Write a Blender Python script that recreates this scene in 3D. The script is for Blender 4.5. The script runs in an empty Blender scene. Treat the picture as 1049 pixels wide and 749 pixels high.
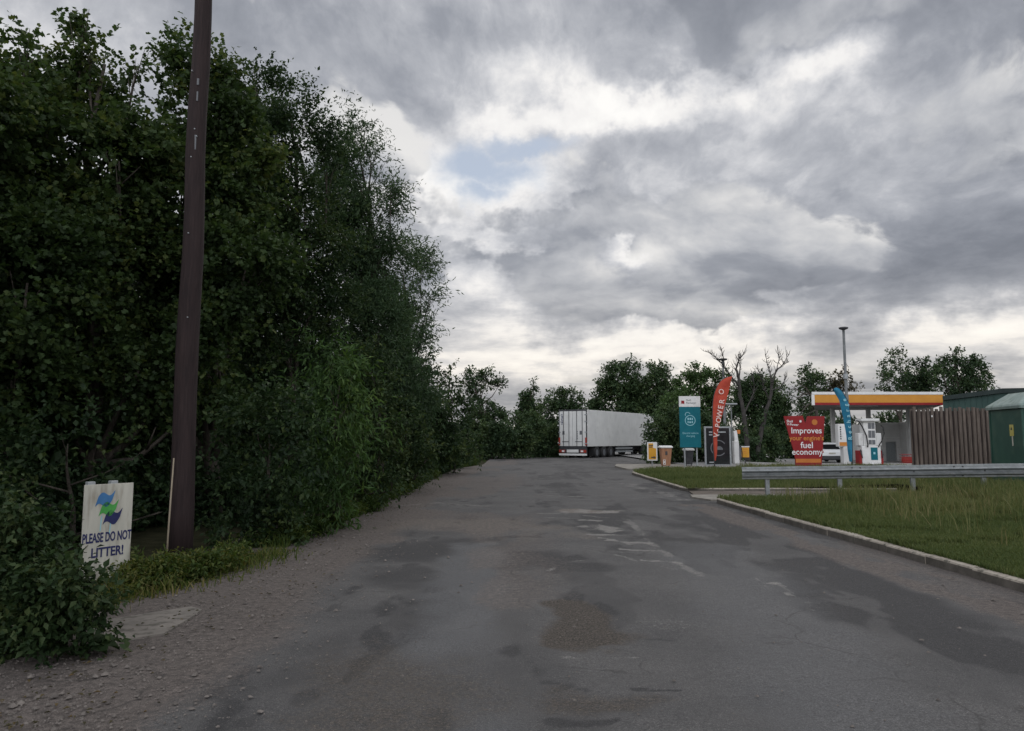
import bpy, math, random
import numpy as np
from mathutils import Vector, Matrix
R = math.radians
SC = bpy.context.scene
COL = SC.collection
PITCH, CAMH, FPX = R(5.67), 1.5, 760.0

# ------------------------------------------------------------------ helpers
def at(px, py, Y):
    a = (px - 524.5) / FPX; b = (374.5 - py) / FPX
    dy = math.cos(PITCH) - b * math.sin(PITCH); dz = math.sin(PITCH) + b * math.cos(PITCH)
    t = Y / dy
    return Vector((a * t, Y, CAMH + dz * t))

def ground_at(px, py, z=0.0):
    a = (px - 524.5) / FPX; b = (374.5 - py) / FPX
    dy = math.cos(PITCH) - b * math.sin(PITCH); dz = math.sin(PITCH) + b * math.cos(PITCH)
    t = (z - CAMH) / dz
    return Vector((a * t, dy * t, z))

def sstep(x, a, b):
    t = np.clip((np.asarray(x, float) - a) / (b - a), 0, 1)
    return t * t * (3 - 2 * t)

def gz(x, y):
    """height of the land: the forecourt side falls away gently"""
    return float(-0.6 * sstep(y, 40, 66) * sstep(x, 11, 20))

_perm = np.random.RandomState(7).rand(256, 256)
def vnoise(x, y):
    xi = np.floor(x).astype(int); yi = np.floor(y).astype(int)
    fx = x - xi; fy = y - yi
    fx = fx * fx * (3 - 2 * fx); fy = fy * fy * (3 - 2 * fy)
    g = lambda i, j: _perm[i % 256, j % 256]
    return (g(xi, yi) * (1 - fx) + g(xi + 1, yi) * fx) * (1 - fy) + (g(xi, yi + 1) * (1 - fx) + g(xi + 1, yi + 1) * fx) * fy

def fbm(x, y, o=4):
    s = 0; a = .5; n = 0
    for k in range(o):
        s = s + a * vnoise(x * 2 ** k + 17 * k, y * 2 ** k + 5 * k); n += a; a *= .5
    return s / n

def link(o, parent=None):
    COL.objects.link(o)
    if parent is not None: o.parent = parent
    return o

def tag(o, label=None, cat=None, group=None, kind=None):
    if label: o['label'] = label
    if cat: o['category'] = cat
    if group: o['group'] = group
    if kind: o['kind'] = kind
    return o

def thing(name, label, cat, loc=(0, 0, 0), rz=0.0, group=None):
    o = bpy.data.objects.new(name, None); o.empty_display_size = .2
    o.location = loc; o.rotation_euler = (0, 0, rz)
    link(o); tag(o, label, cat, group)
    return o

class MB:
    def __init__(s): s.v = []; s.f = []; s.mi = []; s.cur = 0
    def add(s, vs, fs):
        n = len(s.v); s.v += [tuple(v) for v in vs]; s.f += [tuple(i + n for i in f) for f in fs]; s.mi += [s.cur] * len(fs)
        return s
    def box(s, x0, x1, y0, y1, z0, z1, b=0.0):
        if b <= 0:
            vs = [(x, y, z) for z in (z0, z1) for y in (y0, y1) for x in (x0, x1)]
            return s.add(vs, [(0, 2, 3, 1), (4, 5, 7, 6), (0, 1, 5, 4), (2, 6, 7, 3), (0, 4, 6, 2), (1, 3, 7, 5)])
        return s.loft([((x0 + b, x1 - b, y0 + b, y1 - b), z0), ((x0, x1, y0, y1), z0 + b), ((x0, x1, y0, y1), z1 - b), ((x0 + b, x1 - b, y0 + b, y1 - b), z1)], b)
    def loft(s, rings, c=0.02):
        """rings of rectangles with cut corners, bottom to top"""
        vs = []; fs = []
        for (x0, x1, y0, y1), z in rings:
            vs += [(x0 + c, y0, z), (x1 - c, y0, z), (x1, y0 + c, z), (x1, y1 - c, z), (x1 - c, y1, z), (x0 + c, y1, z), (x0, y1 - c, z), (x0, y0 + c, z)]
        for k in range(len(rings) - 1):
            for i in range(8):
                j = (i + 1) % 8
                fs.append((k * 8 + i, k * 8 + j, k * 8 + 8 + j, k * 8 + 8 + i))
        fs.append(tuple(range(7, -1, -1))); n = (len(rings) - 1) * 8
        fs.append(tuple(range(n, n + 8)))
        return s.add(vs, fs)
    def tube(s, pts, rads, seg=8, caps=True):
        pts = [Vector(p) for p in pts]
        if not hasattr(rads, '__len__'): rads = [rads] * len(pts)
        vs = []; fs = []; ref = Vector((0.31, 0.2, 0.9))
        for i, p in enumerate(pts):
            d = (pts[min(i + 1, len(pts) - 1)] - pts[max(i - 1, 0)])
            if d.length < 1e-9: d = Vector((0, 0, 1))
            d.normalize()
            if abs(d.dot(ref)) > .97: ref = Vector((1, 0.1, 0))
            u = d.cross(ref).normalized(); w = d.cross(u)
            for k in range(seg):
                a = 2 * math.pi * k / seg
                vs.append(p + (u * math.cos(a) + w * math.sin(a)) * rads[i])
        for i in range(len(pts) - 1):
            for k in range(seg):
                j = (k + 1) % seg
                fs.append((i * seg + k, i * seg + j, (i + 1) * seg + j, (i + 1) * seg + k))
        if caps:
            fs.append(tuple(range(seg - 1, -1, -1))); n = (len(pts) - 1) * seg
            fs.append(tuple(range(n, n + seg)))
        return s.add(vs, fs)
    def prism(s, poly, y0, y1):
        """polygon in x,z (counter-clockwise seen from -y) given thickness along y"""
        n = len(poly)
        vs = [(x, y0, z) for x, z in poly] + [(x, y1, z) for x, z in poly]
        fs = [tuple(range(n)), tuple(range(2 * n - 1, n - 1, -1))]
        for i in range(n):
            j = (i + 1) % n
            fs.append((i, i + n, j + n, j))
        return s.add(vs, fs)
    def ring(s, cx, cz, r0, r1, y0, y1, seg=24, a0=0, a1=2 * math.pi):
        full = abs(a1 - a0 - 2 * math.pi) < 1e-6
        n = seg if full else seg + 1
        vs = []
        for k in range(n):
            a = a0 + (a1 - a0) * k / seg
            for r in (r0, r1):
                for y in (y0, y1): vs.append((cx + r * math.cos(a), y, cz + r * math.sin(a)))
        fs = []
        for k in range(seg):
            i = k * 4; j = ((k + 1) % n) * 4
            fs += [(i, j, j + 2, i + 2), (i + 1, i + 3, j + 3, j + 1), (i + 2, j + 2, j + 3, i + 3), (i, i + 1, j + 1, j)]
        return s.add(vs, fs)
    def build(s, name, mats, parent=None, smooth=False, loc=None):
        me = bpy.data.meshes.new(name); me.from_pydata(s.v, [], s.f)
        if not isinstance(mats, (list, tuple)): mats = [mats]
        for m in mats: me.materials.append(m)
        if len(mats) > 1: me.polygons.foreach_set('material_index', s.mi)
        if smooth: me.polygons.foreach_set('use_smooth', [True] * len(me.polygons))
        me.update()
        o = bpy.data.objects.new(name, me)
        if loc: o.location = loc
        return link(o, parent)

def nmesh(name, verts, faces_flat, nper, mat, parent=None, attrs=None, smooth=False):
    """mesh from numpy arrays, every face having nper corners"""
    me = bpy.data.meshes.new(name)
    nv = len(verts); nf = len(faces_flat) // nper
    me.vertices.add(nv); me.vertices.foreach_set('co', np.asarray(verts, np.float32).ravel())
    me.loops.add(len(faces_flat)); me.loops.foreach_set('vertex_index', np.asarray(faces_flat, np.int32))
    me.polygons.add(nf); me.polygons.foreach_set('loop_start', np.arange(nf, dtype=np.int32) * nper)
    if smooth: me.polygons.foreach_set('use_smooth', np.ones(nf, bool))
    me.update(calc_edges=True)
    for k, a in (attrs or {}).items():
        at_ = me.attributes.new(k, 'FLOAT', 'POINT'); at_.data.foreach_set('value', np.asarray(a, np.float32))
    me.materials.append(mat)
    o = bpy.data.objects.new(name, me)
    return link(o, parent)

def text(name, body, size, mat, parent, x, z, y, ang=0.0, align='CENTER', sx=1.0, name_depth=0.004, bold=0.0):
    """flat lettering standing in the x,z plane and facing -y"""
    cu = bpy.data.curves.new(name, 'FONT'); cu.body = body; cu.size = size; cu.align_x = align; cu.align_y = 'CENTER'
    cu.extrude = name_depth; cu.resolution_u = 3; cu.offset = bold; cu.space_line = .95
    o = bpy.data.objects.new(name + '_curve', cu); COL.objects.link(o)
    bpy.context.view_layer.update()
    dg = bpy.context.evaluated_depsgraph_get()
    me = bpy.data.meshes.new_from_object(o.evaluated_get(dg))
    bpy.data.objects.remove(o)
    M = Matrix.Translation((x, y, z)) @ Matrix.Rotation(-ang, 4, 'Y') @ Matrix.Rotation(R(90), 4, 'X') @ Matrix.Diagonal((sx, 1, 1, 1))
    me.transform(M); me.materials.clear(); me.materials.append(mat); me.name = name
    return link(bpy.data.objects.new(name, me), parent)

def copy_tree(o, parent=None):
    c = o.copy(); COL.objects.link(c)
    if parent is not None: c.parent = parent
    for ch in list(o.children): copy_tree(ch, c)
    return c

# ------------------------------------------------------------------ materials
def pmat(name, c1, c2=None, scale=6.0, rough=.7, metal=0.0, bump=0.0, stretch=(1, 1, 1), c3=None, s3=40.0, a3=.35, spec=.4, lo=.35, hi=.65, bscale=None):
    m = bpy.data.materials.new(name); m.use_nodes = True
    nt = m.node_tree; N = nt.nodes; L = nt.links; b = N['Principled BSDF']
    b.inputs['Roughness'].default_value = rough; b.inputs['Metallic'].default_value = metal
    b.inputs['Specular IOR Level'].default_value = spec
    c1 = (*c1, 1); c2 = (*(c2 or [min(1, v * 1.25 + .004) for v in c1[:3]]), 1)
    tc = N.new('ShaderNodeTexCoord'); mp = N.new('ShaderNodeMapping'); mp.inputs['Scale'].default_value = stretch
    L.new(tc.outputs['Object'], mp.inputs['Vector'])
    n = N.new('ShaderNodeTexNoise'); n.inputs['Scale'].default_value = scale; n.inputs['Detail'].default_value = 7; n.inputs['Roughness'].default_value = .6
    L.new(mp.outputs[0], n.inputs['Vector'])
    r = N.new('ShaderNodeValToRGB'); r.color_ramp.elements[0].position = lo; r.color_ramp.elements[1].position = hi
    r.color_ramp.elements[0].color = c1; r.color_ramp.elements[1].color = c2
    L.new(n.outputs['Fac'], r.inputs['Fac']); out = r.outputs['Color']
    n2 = N.new('ShaderNodeTexNoise'); n2.inputs['Scale'].default_value = s3; n2.inputs['Detail'].default_value = 5
    L.new(mp.outputs[0], n2.inputs['Vector'])
    if c3:
        rr = N.new('ShaderNodeValToRGB'); rr.color_ramp.elements[0].position = .52; rr.color_ramp.elements[1].position = .68
        rr.color_ramp.elements[0].color = (0, 0, 0, 1); rr.color_ramp.elements[1].color = (a3, a3, a3, 1)
        L.new(n2.outputs['Fac'], rr.inputs['Fac'])
        mx = N.new('ShaderNodeMixRGB'); L.new(rr.outputs['Color'], mx.inputs['Fac']); L.new(out, mx.inputs['Color1']); mx.inputs['Color2'].default_value = (*c3, 1)
        out = mx.outputs['Color']
    L.new(out, b.inputs['Base Color'])
    if bump:
        bp = N.new('ShaderNodeBump'); bp.inputs['Strength'].default_value = bump; bp.inputs['Distance'].default_value = .02
        L.new(n2.outputs['Fac'], bp.inputs['Height']); L.new(bp.outputs[0], b.inputs['Normal'])
    return m

def leafmat(name, cols, trans=.28, rough=.55):
    m = bpy.data.materials.new(name); m.use_nodes = True
    nt = m.node_tree; N = nt.nodes; L = nt.links; b = N['Principled BSDF']; out = N['Material Output']
    b.inputs['Roughness'].default_value = rough; b.inputs['Specular IOR Level'].default_value = .18
    a = N.new('ShaderNodeAttribute'); a.attribute_name = 'tint'
    r = N.new('ShaderNodeValToRGB'); e = r.color_ramp.elements
    e[0].position = 0; e[1].position = 1
    while len(e) < len(cols): e.new(.5)
    for i, c in enumerate(cols):
        e[i].position = i / (len(cols) - 1); e[i].color = (*c, 1)
    L.new(a.outputs['Fac'], r.inputs['Fac']); L.new(r.outputs['Color'], b.inputs['Base Color'])
    t = N.new('ShaderNodeBsdfTranslucent'); hs = N.new('ShaderNodeHueSaturation'); hs.inputs['Saturation'].default_value = 1.2; hs.inputs['Value'].default_value = 1.5; hs.inputs['Hue'].default_value = .485
    L.new(r.outputs['Color'], hs.inputs['Color']); L.new(hs.outputs[0], t.inputs['Color'])
    mx = N.new('ShaderNodeMixShader'); mx.inputs[0].default_value = trans
    L.new(b.outputs[0], mx.inputs[1]); L.new(t.outputs[0], mx.inputs[2]); L.new(mx.outputs[0], out.inputs['Surface'])
    return m

# ------------------------------------------------------------------ foliage
def unit(rs, n):
    v = rs.normal(size=(n, 3)); return v / np.linalg.norm(v, axis=1, keepdims=True)

def foliage(name, lobes, leaf, mat, parent, seed=0, aspect=.6, cov=3.0, nl=12, slen=.5, up=.35, droop=.3, inner=.45, lobed=False, flat=.6, shift=0.0, strays=.08, tvar=1.0, clumps=11, tuft=.38):
    """many small leaves set along short shoots that fill a cloud of boughs"""
    rs = np.random.RandomState(seed)
    P = []; D = []; T = []; S = []
    for c, r in lobes:
        r = np.asarray(r if hasattr(r, '__len__') else (r, r, r), float)
        rm = float(r.mean())
        n = max(3, int(cov * 4 * math.pi * rm * rm / (nl * leaf * leaf * aspect * .55)))
        # boughs are broken into smaller tufts with gaps between them
        kc = max(5, int(clumps)); cu = unit(rs, kc); cr = rs.uniform(.45, .98, kc); ct = rs.normal(0, .15, kc)
        w = rs.uniform(.4, 1.3, kc); pick = rs.choice(kc, n, p=w / w.sum())
        q = cu[pick] * cr[pick][:, None] + unit(rs, n) * (rs.uniform(0, 1, n) ** .45 * tuft)[:, None]
        q2 = unit(rs, n) * (rs.uniform(0, 1, n) ** inner)[:, None]
        q = np.where((rs.rand(n) < .20)[:, None], q2, q)
        st = rs.rand(n) < strays
        ql = np.linalg.norm(q, axis=1) + 1e-6; u = q / ql[:, None]
        q = q + u * np.where(st, rs.uniform(.03, .30, n), 0)[:, None]
        P.append(np.asarray(c)[None] + q * r[None])
        d = u * .9 + rs.normal(size=(n, 3)) * .45; d[:, 2] += up
        D.append(d / np.linalg.norm(d, axis=1, keepdims=True))
        T.append(np.clip(rs.normal(.42, .12, n) + rs.normal(0, .07) + ct[pick], 0, 1)); S.append(np.where(st, 1.15, 1.0))
    P = np.vstack(P); D = np.vstack(D); T = np.concatenate(T); S = np.concatenate(S)
    m = len(P); k = nl
    j = np.tile(np.arange(k), m); idx = np.repeat(np.arange(m), k)
    t = (j + rs.uniform(0, 1, m * k)) / k
    ln = (slen * rs.uniform(.6, 1.3, m) * S)[idx]
    pos = P[idx] + D[idx] * (t * ln)[:, None]; pos[:, 2] -= droop * ln * t * t * .6
    pos += rs.normal(size=pos.shape) * leaf * .35
    ax = D[idx] * .55 + unit(rs, m * k) * .75; ax[:, 2] -= droop * .8
    ax /= np.linalg.norm(ax, axis=1, keepdims=True)
    nr = unit(rs, m * k); nr[:, 2] = np.abs(nr[:, 2]) + flat
    sd = np.cross(ax, nr); sd /= np.linalg.norm(sd, axis=1, keepdims=True) + 1e-9
    nr = np.cross(sd, ax)
    L = (leaf * rs.uniform(.6, 1.25, m * k))[:, None]; W = L * aspect
    tint = np.clip(T[idx] + rs.normal(0, .12 * tvar, m * k) + shift, 0, 1)
    tip = pos + ax * L - nr * L * rs.uniform(0, .25, m * k)[:, None]
    if lobed:
        # a five-pointed outline folded along its rib
        q = [pos, pos + ax * L * .18 + sd * W * .5 + nr * W * .12, pos + ax * L * .42 + sd * W * .3 + nr * W * .06, pos + ax * L * .68 + sd * W * .56 + nr * W * .1, tip,
             pos + ax * L * .68 - sd * W * .56 + nr * W * .1, pos + ax * L * .42 - sd * W * .3 + nr * W * .06, pos + ax * L * .18 - sd * W * .5 + nr * W * .12]
        V = np.stack(q, 1).reshape(-1, 3); b = np.arange(m * k)[:, None] * 8
        F = np.concatenate([b + np.array([[0, 1, 2, 4]]), b + np.array([[2, 3, 4, 4]])], 1) if False else None
        tri = np.array([0, 1, 2, 0, 2, 4, 2, 3, 4, 0, 4, 6, 0, 6, 7, 4, 5, 6])
        F = (b + tri[None]).ravel(); nper = 3; rep = 8
    else:
        q = [pos, pos + ax * L * .45 + sd * W * .5 + nr * W * .18, tip, pos + ax * L * .45 - sd * W * .5 + nr * W * .18]
        V = np.stack(q, 1).reshape(-1, 3); b = np.arange(m * k)[:, None] * 4
        F = (b + np.array([0, 1, 2, 0, 2, 3])[None]).ravel(); nper = 3; rep = 4
    return nmesh(name, V, F, nper, mat, parent, {'tint': np.repeat(tint, rep)})

def limbs(name, base, lobes, r0, mat, parent, seed=0, fork=.35, seg=7):
    """tapering trunk with a limb bending to every bough"""
    rnd = random.Random(seed); mb = MB()
    cs = [Vector(c) for c, r in lobes]
    top = max(cs, key=lambda c: c.z)
    base = Vector(base); H = max(top.z - base.z, .5)
    ax = sum(cs, Vector()) / len(cs)
    def tr(t):
        p = base.lerp(Vector((ax.x, ax.y, 0)), t * .8); q = p.lerp(top, max(0, t - .4) * .9)
        return Vector((q.x + .05 * H * math.sin(t * 5 + seed) * t, q.y, base.z + H * t))
    n = 8; pts = [tr(.92 * i / n) for i in range(n + 1)]
    mb.tube(pts, [r0 * (1.25 if i == 0 else 1) * (1 - .85 * i / n) for i in range(n + 1)], seg)
    for c in cs:
        h = (c.z - base.z) / H
        t = max(.12, min(.85, h - fork * rnd.uniform(.6, 1.1)))
        a = tr(t); mid = a.lerp(c, .55) + Vector((rnd.uniform(-.1, .1), rnd.uniform(-.1, .1), -.06)) * H * .35
        rr = r0 * (1 - .85 * t) * .6
        mb.tube([a, a.lerp(mid, .5), mid, c], [rr, rr * .8, rr * .55, rr * .2], 6)
        for k in range(3):
            e = c + Vector((rnd.uniform(-1, 1), rnd.uniform(-1, 1), rnd.uniform(-.4, 1))) * .035 * H
            mb.tube([mid.lerp(c, .3 + .2 * k), e], [rr * .3, rr * .08], 5)
    return mb.build(name, mat, parent, smooth=True)
# ------------------------------------------------------------------ camera, light, sky
cam = bpy.data.cameras.new('camera'); camo = bpy.data.objects.new('camera', cam); COL.objects.link(camo)
cam.sensor_width = 36; cam.lens = 36 * FPX / 1049; cam.clip_end = 5000; cam.clip_start = .05
camo.location = (0, 0, CAMH); camo.rotation_euler = (R(90) + PITCH, 0, 0); SC.camera = camo
SC.view_settings.view_transform = 'Standard'; SC.view_settings.look = 'None'
SC.view_settings.exposure = 0; SC.view_settings.gamma = 1
SC.cycles.max_bounces = 6; SC.cycles.diffuse_bounces = 3; SC.cycles.glossy_bounces = 2; SC.cycles.transmission_bounces = 3; SC.cycles.transparent_max_bounces = 6
SC.cycles.use_denoising = True

SUN_AZ, SUN_EL = 12.0, 46.0      # a veiled sun ahead, a little right of the road
sl = bpy.data.lights.new('sun', 'SUN'); sl.energy = .5; sl.angle = R(28); sl.color = (1, .95, .87)
slo = bpy.data.objects.new('sun', sl); COL.objects.link(slo)
sd = Vector((math.sin(R(SUN_AZ)) * math.cos(R(SUN_EL)), math.cos(R(SUN_AZ)) * math.cos(R(SUN_EL)), math.sin(R(SUN_EL))))
slo.rotation_euler = sd.to_track_quat('Z', 'Y').to_euler()

def build_sky():
    w = bpy.data.worlds.new('World'); SC.world = w; w.use_nodes = True
    nt = w.node_tree; N = nt.nodes; L = nt.links
    bg = N['Background']
    def mth(op, a, b=None, c=None, clamp=False):
        n = N.new('ShaderNodeMath'); n.operation = op; n.use_clamp = clamp
        for i, v in enumerate((a, b, c)):
            if v is None: continue
            if isinstance(v, (int, float)): n.inputs[i].default_value = v
            else: L.new(v, n.inputs[i])
        return n.outputs[0]
    def noise(vec, scale, detail=8, rough=.55, dist=0.0):
        n = N.new('ShaderNodeTexNoise'); n.inputs['Scale'].default_value = scale; n.inputs['Detail'].default_value = detail
        n.inputs['Roughness'].default_value = rough; n.inputs['Distortion'].default_value = dist
        L.new(vec, n.inputs['Vector']); return n.outputs['Fac']
    def comb(x, y, z):
        n = N.new('ShaderNodeCombineXYZ')
        for i, v in enumerate((x, y, z)):
            if isinstance(v, (int, float)): n.inputs[i].default_value = v
            else: L.new(v, n.inputs[i])
        return n.outputs[0]
    def smooth(v, a, b):
        n = N.new('ShaderNodeMapRange'); n.interpolation_type = 'SMOOTHSTEP'
        L.new(v, n.inputs['Value']); n.inputs['From Min'].default_value = a; n.inputs['From Max'].default_value = b
        return n.outputs[0]
    def mix(f, a, b):
        n = N.new('ShaderNodeMixRGB')
        for i, v in enumerate((f, a, b)):
            if isinstance(v, (int, float)): n.inputs[i].default_value = v
            elif isinstance(v, tuple): n.inputs[i].default_value = (*v, 1)
            else: L.new(v, n.inputs[i])
        return n.outputs[0]
    tc = N.new('ShaderNodeTexCoord'); sp = N.new('ShaderNodeSeparateXYZ'); L.new(tc.outputs['Generated'], sp.inputs[0])
    x, y, z = sp.outputs
    zc = mth('ADD', mth('MAXIMUM', z, 0.0), .13)
    u = mth('DIVIDE', x, zc); v = mth('DIVIDE', y, zc)
    P = comb(u, v, 0.0)
    # the cloud layer: flattened towards the horizon, bent by a slow swirl, summed from large to small
    hl = mth('SQRT', mth('ADD', mth('ADD', mth('MULTIPLY', x, x), mth('MULTIPLY', y, y)), 1e-5))
    hx, hy = mth('DIVIDE', x, hl), mth('DIVIDE', y, hl)
    el0 = mth('MAXIMUM', mth('ARCSINE', z), -.06)
    ev = mth('DIVIDE', mth('MULTIPLY', el0, 2.1), mth('ADD', el0, .30))
    C0 = comb(hx, hy, ev)
    def swirl(off, s, a):
        return mth('MULTIPLY', mth('SUBTRACT', noise(comb(mth('ADD', hx, off), hy, ev), s, 4, .55), .5), a)
    wx, wy = swirl(7.3, 2.6, .34), swirl(13.1, 2.6, .30)
    def field(de):
        q = comb(mth('ADD', hx, mth('MULTIPLY', wx, .45)), hy, mth('ADD', mth('ADD', ev, mth('MULTIPLY', wy, .45)), de))
        n1 = noise(q, 3.6, 9, .60)
        return n1
    det = field(0.0); det2 = field(.035)
    big = noise(comb(mth('ADD', hx, wx), hy, mth('ADD', ev, wy)), 1.5, 3, .5)
    # where the sheet is thick or torn, given by compass direction and height
    az = mth('ARCTAN2', x, y); el = mth('ARCSINE', z)
    D3 = tc.outputs['Generated']
    jx = mth('MULTIPLY', mth('SUBTRACT', noise(D3, 7, 5, .6), .5), .22)
    jy = mth('MULTIPLY', mth('SUBTRACT', noise(comb(mth('ADD', x, 5.0), y, z), 9, 5, .6), .5), .14)
    azj = mth('ADD', az, jx); elj = mth('ADD', el, jy)
    def lump(px, py, wpx, hpx, amp):
        d = at(px, py, 1.0) - Vector((0, 0, CAMH)); d.normalize()
        a0, e0 = math.atan2(d.x, d.y), math.asin(d.z)
        a = mth('DIVIDE', mth('SUBTRACT', azj, a0), wpx / FPX); b = mth('DIVIDE', mth('SUBTRACT', elj, e0), hpx / FPX)
        s = mth('ADD', mth('MULTIPLY', a, a), mth('MULTIPLY', b, b))
        return mth('MULTIPLY', mth('EXPONENT', mth('MULTIPLY', s, -1.0)), amp)
    dens = mth('ADD', mth('MULTIPLY', mth('SUBTRACT', big, .5), .40), .47)
    for l in LUMPS: dens = mth('ADD', dens, lump(*l))
    dens = mth('ADD', dens, mth('MULTIPLY', mth('SUBTRACT', det, DET0), 1.45))
    relief = mth('MULTIPLY', mth('SUBTRACT', det, det2), 2.3)
    sh = mth('ADD', mth('MULTIPLY', mth('SUBTRACT', dens, relief), .72), .06)
    rp = N.new('ShaderNodeValToRGB'); e = rp.color_ramp.elements
    stops = [(.03, (1.0, .985, .96)), (.17, (.90, .885, .875)), (.29, (.675, .68, .705)), (.42, (.475, .49, .53)), (.58, (.33, .348, .392)), (.78, (.228, .245, .285)), (1.0, (.16, .174, .208))]
    while len(e) < len(stops): e.new(.5)
    for i, (p, c) in enumerate(stops): e[i].position = p; e[i].color = (*c, 1)
    L.new(sh, rp.inputs['Fac'])
    col = rp.outputs['Color']
    # separate heaps of cumulus drifting under the sheet, pale on top and grey below
    def heap(de):
        q = comb(mth('ADD', hx, mth('MULTIPLY', wx, .6)), mth('ADD', hy, 3.7), mth('ADD', mth('ADD', ev, mth('MULTIPLY', wy, .6)), de))
        return noise(q, 2.9, 9, .52)
    h0, h1 = heap(0.0), heap(.07)
    hd = h0
    for l in HEAPS: hd = mth('ADD', hd, lump(*l))
    ha = smooth(hd, .490, .535)
    hl_ = mth('ADD', mth('MULTIPLY', mth('SUBTRACT', h0, h1), 4.6), mth('MULTIPLY', mth('SUBTRACT', .66, hd), 2.2))
    hr = N.new('ShaderNodeValToRGB'); he = hr.color_ramp.elements
    hst = [(.0, (.228, .245, .285)), (.30, (.32, .338, .38)), (.60, (.51, .522, .552)), (1.0, (.80, .79, .78))]
    while len(he) < 4: he.new(.5)
    for i, (p, c) in enumerate(hst): he[i].position = p; he[i].color = (*c, 1)
    L.new(mth('ADD', hl_, .22), hr.inputs['Fac'])
    col = mix(mth('MULTIPLY', ha, .92), col, hr.outputs['Color'])
    # warmer and paler near the horizon
    hz = smooth(el, .26, .02)
    warm = N.new('ShaderNodeMixRGB'); warm.blend_type = 'MULTIPLY'; L.new(hz, warm.inputs[0]); L.new(col, warm.inputs[1]); warm.inputs[2].default_value = (1.05, 1.0, .92, 1)
    col = warm.outputs[0]
    # clear blue air behind the torn places
    sky = N.new('ShaderNodeTexSky'); sky.sky_type = 'NISHITA'; sky.sun_disc = False
    sky.sun_elevation = R(SUN_EL); sky.sun_rotation = R(SUN_AZ); sky.air_density = 1.0; sky.dust_density = .3
    sc = N.new('ShaderNodeMixRGB'); sc.blend_type = 'MULTIPLY'; sc.inputs[0].default_value = 1; L.new(sky.outputs[0], sc.inputs[1]); sc.inputs[2].default_value = (SKYK, SKYK, SKYK, 1)
    gap = None
    for g_ in GAPS:
        q = lump(*g_); gap = q if gap is None else mth('MAXIMUM', gap, q)
    gap = smooth(mth('MULTIPLY', gap, mth('ADD', 1.0, mth('MULTIPLY', mth('SUBTRACT', DET0, det), 4.0))), .22, 1.35)
    pale = mix(.40, sc.outputs[0], (.80, .82, .84))
    col = mix(gap, col, pale)
    # unseen sky behind the viewer, boosted to light surfaces facing the camera
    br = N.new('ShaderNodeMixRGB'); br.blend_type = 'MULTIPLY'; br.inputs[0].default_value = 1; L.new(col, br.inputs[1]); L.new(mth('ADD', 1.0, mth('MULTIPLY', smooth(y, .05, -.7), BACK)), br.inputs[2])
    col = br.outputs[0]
    # below the horizon: the dim land
    col = mix(smooth(z, -.002, -.03), col, (.05, .05, .045))
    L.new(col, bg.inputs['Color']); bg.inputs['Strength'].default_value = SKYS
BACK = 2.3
SKYK, SKYS = .075, 1.0
DET0 = .485
LUMPS = [  # pixel of the direction, half width, half height, thickness (+ dark, - bright)
    (625, 116, 85, 22, -.55), (520, 128, 60, 26, -.26), (835, 64, 62, 24, -.50), (700, 100, 60, 26, -.30), (655, 257, 26, 18, -.34),
    (455, 235, 70, 60, -.30), (500, 185, 60, 34, -.30), (560, 60, 60, 30, -.08), (760, 150, 110, 40, -.14),
    (640, 362, 230, 24, -.34), (500, 330, 90, 40, -.18), (1010, 340, 90, 22, -.34), (800, 385, 260, 25, -.26), (420, 170, 60, 60, -.12),
    (870, 285, 230, 50, .24), (1020, 150, 110, 110, .14), (480, 30, 80, 34, .20), (700, 212, 110, 16, .16), (560, 275, 80, 40, .20), (760, 195, 60, 14, -.12),
    (770, 24, 110, 34, .16), (950, 20, 140, 50, .14), (250, 60, 160, 60, .02), (640, 310, 160, 22, .14), (930, 95, 60, 30, -.06)]
HEAPS = [(700, 222, 130, 26, .10), (620, 215, 60, 30, .08), (900, 130, 120, 50, .05), (480, 40, 70, 30, .10), (560, 275, 70, 30, .07), (900, 270, 180, 40, .06),
         (610, 118, 100, 28, -.25), (500, 180, 80, 45, -.22), (840, 62, 60, 24, -.2), (655, 256, 62, 40, -.12), (640, 362, 300, 30, -.14), (470, 250, 50, 50, -.1)]
GAPS = [(492, 178, 70, 34, 1.15), (552, 156, 55, 18, 1.1), (478, 205, 34, 24, 1.15)]
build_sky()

# ------------------------------------------------------------------ materials
M = {}
M['soil'] = pmat('soil', (.022, .024, .014), (.046, .044, .026), 4, .95, bump=.6, s3=60, spec=.03)
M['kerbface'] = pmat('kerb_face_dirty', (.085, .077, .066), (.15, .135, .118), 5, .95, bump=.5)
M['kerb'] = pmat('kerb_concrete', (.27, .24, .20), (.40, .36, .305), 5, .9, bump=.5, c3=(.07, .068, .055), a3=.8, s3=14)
M['concrete'] = pmat('concrete', (.18, .165, .145), (.27, .25, .22), 2.5, .9, bump=.3, c3=(.14, .13, .11), a3=.6, s3=9)
M['pathdirt'] = pmat('dirty_path', (.075, .062, .05), (.14, .115, .095), 3, .95, bump=.5)
M['slab'] = pmat('slab_concrete', (.13, .118, .105), (.20, .18, .16), 3, .92, bump=.7, c3=(.06, .055, .045), a3=.8, s3=11)
M['forecourt'] = pmat('forecourt_concrete', (.19, .187, .183), (.26, .255, .25), 1.2, .85, bump=.2, c3=(.17, .17, .165), a3=.6, s3=4)
M['lawn'] = pmat('lawn_soil', (.03, .036, .016), (.055, .062, .026), 2.2, .95, bump=.5, c3=(.05, .042, .028), a3=.5, s3=3.5, spec=.03)
M['galv'] = pmat('galvanised_steel', (.17, .185, .19), (.26, .275, .28), 7, .5, .5, bump=.08, c3=(.18, .18, .17), a3=.5, s3=22)
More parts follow.
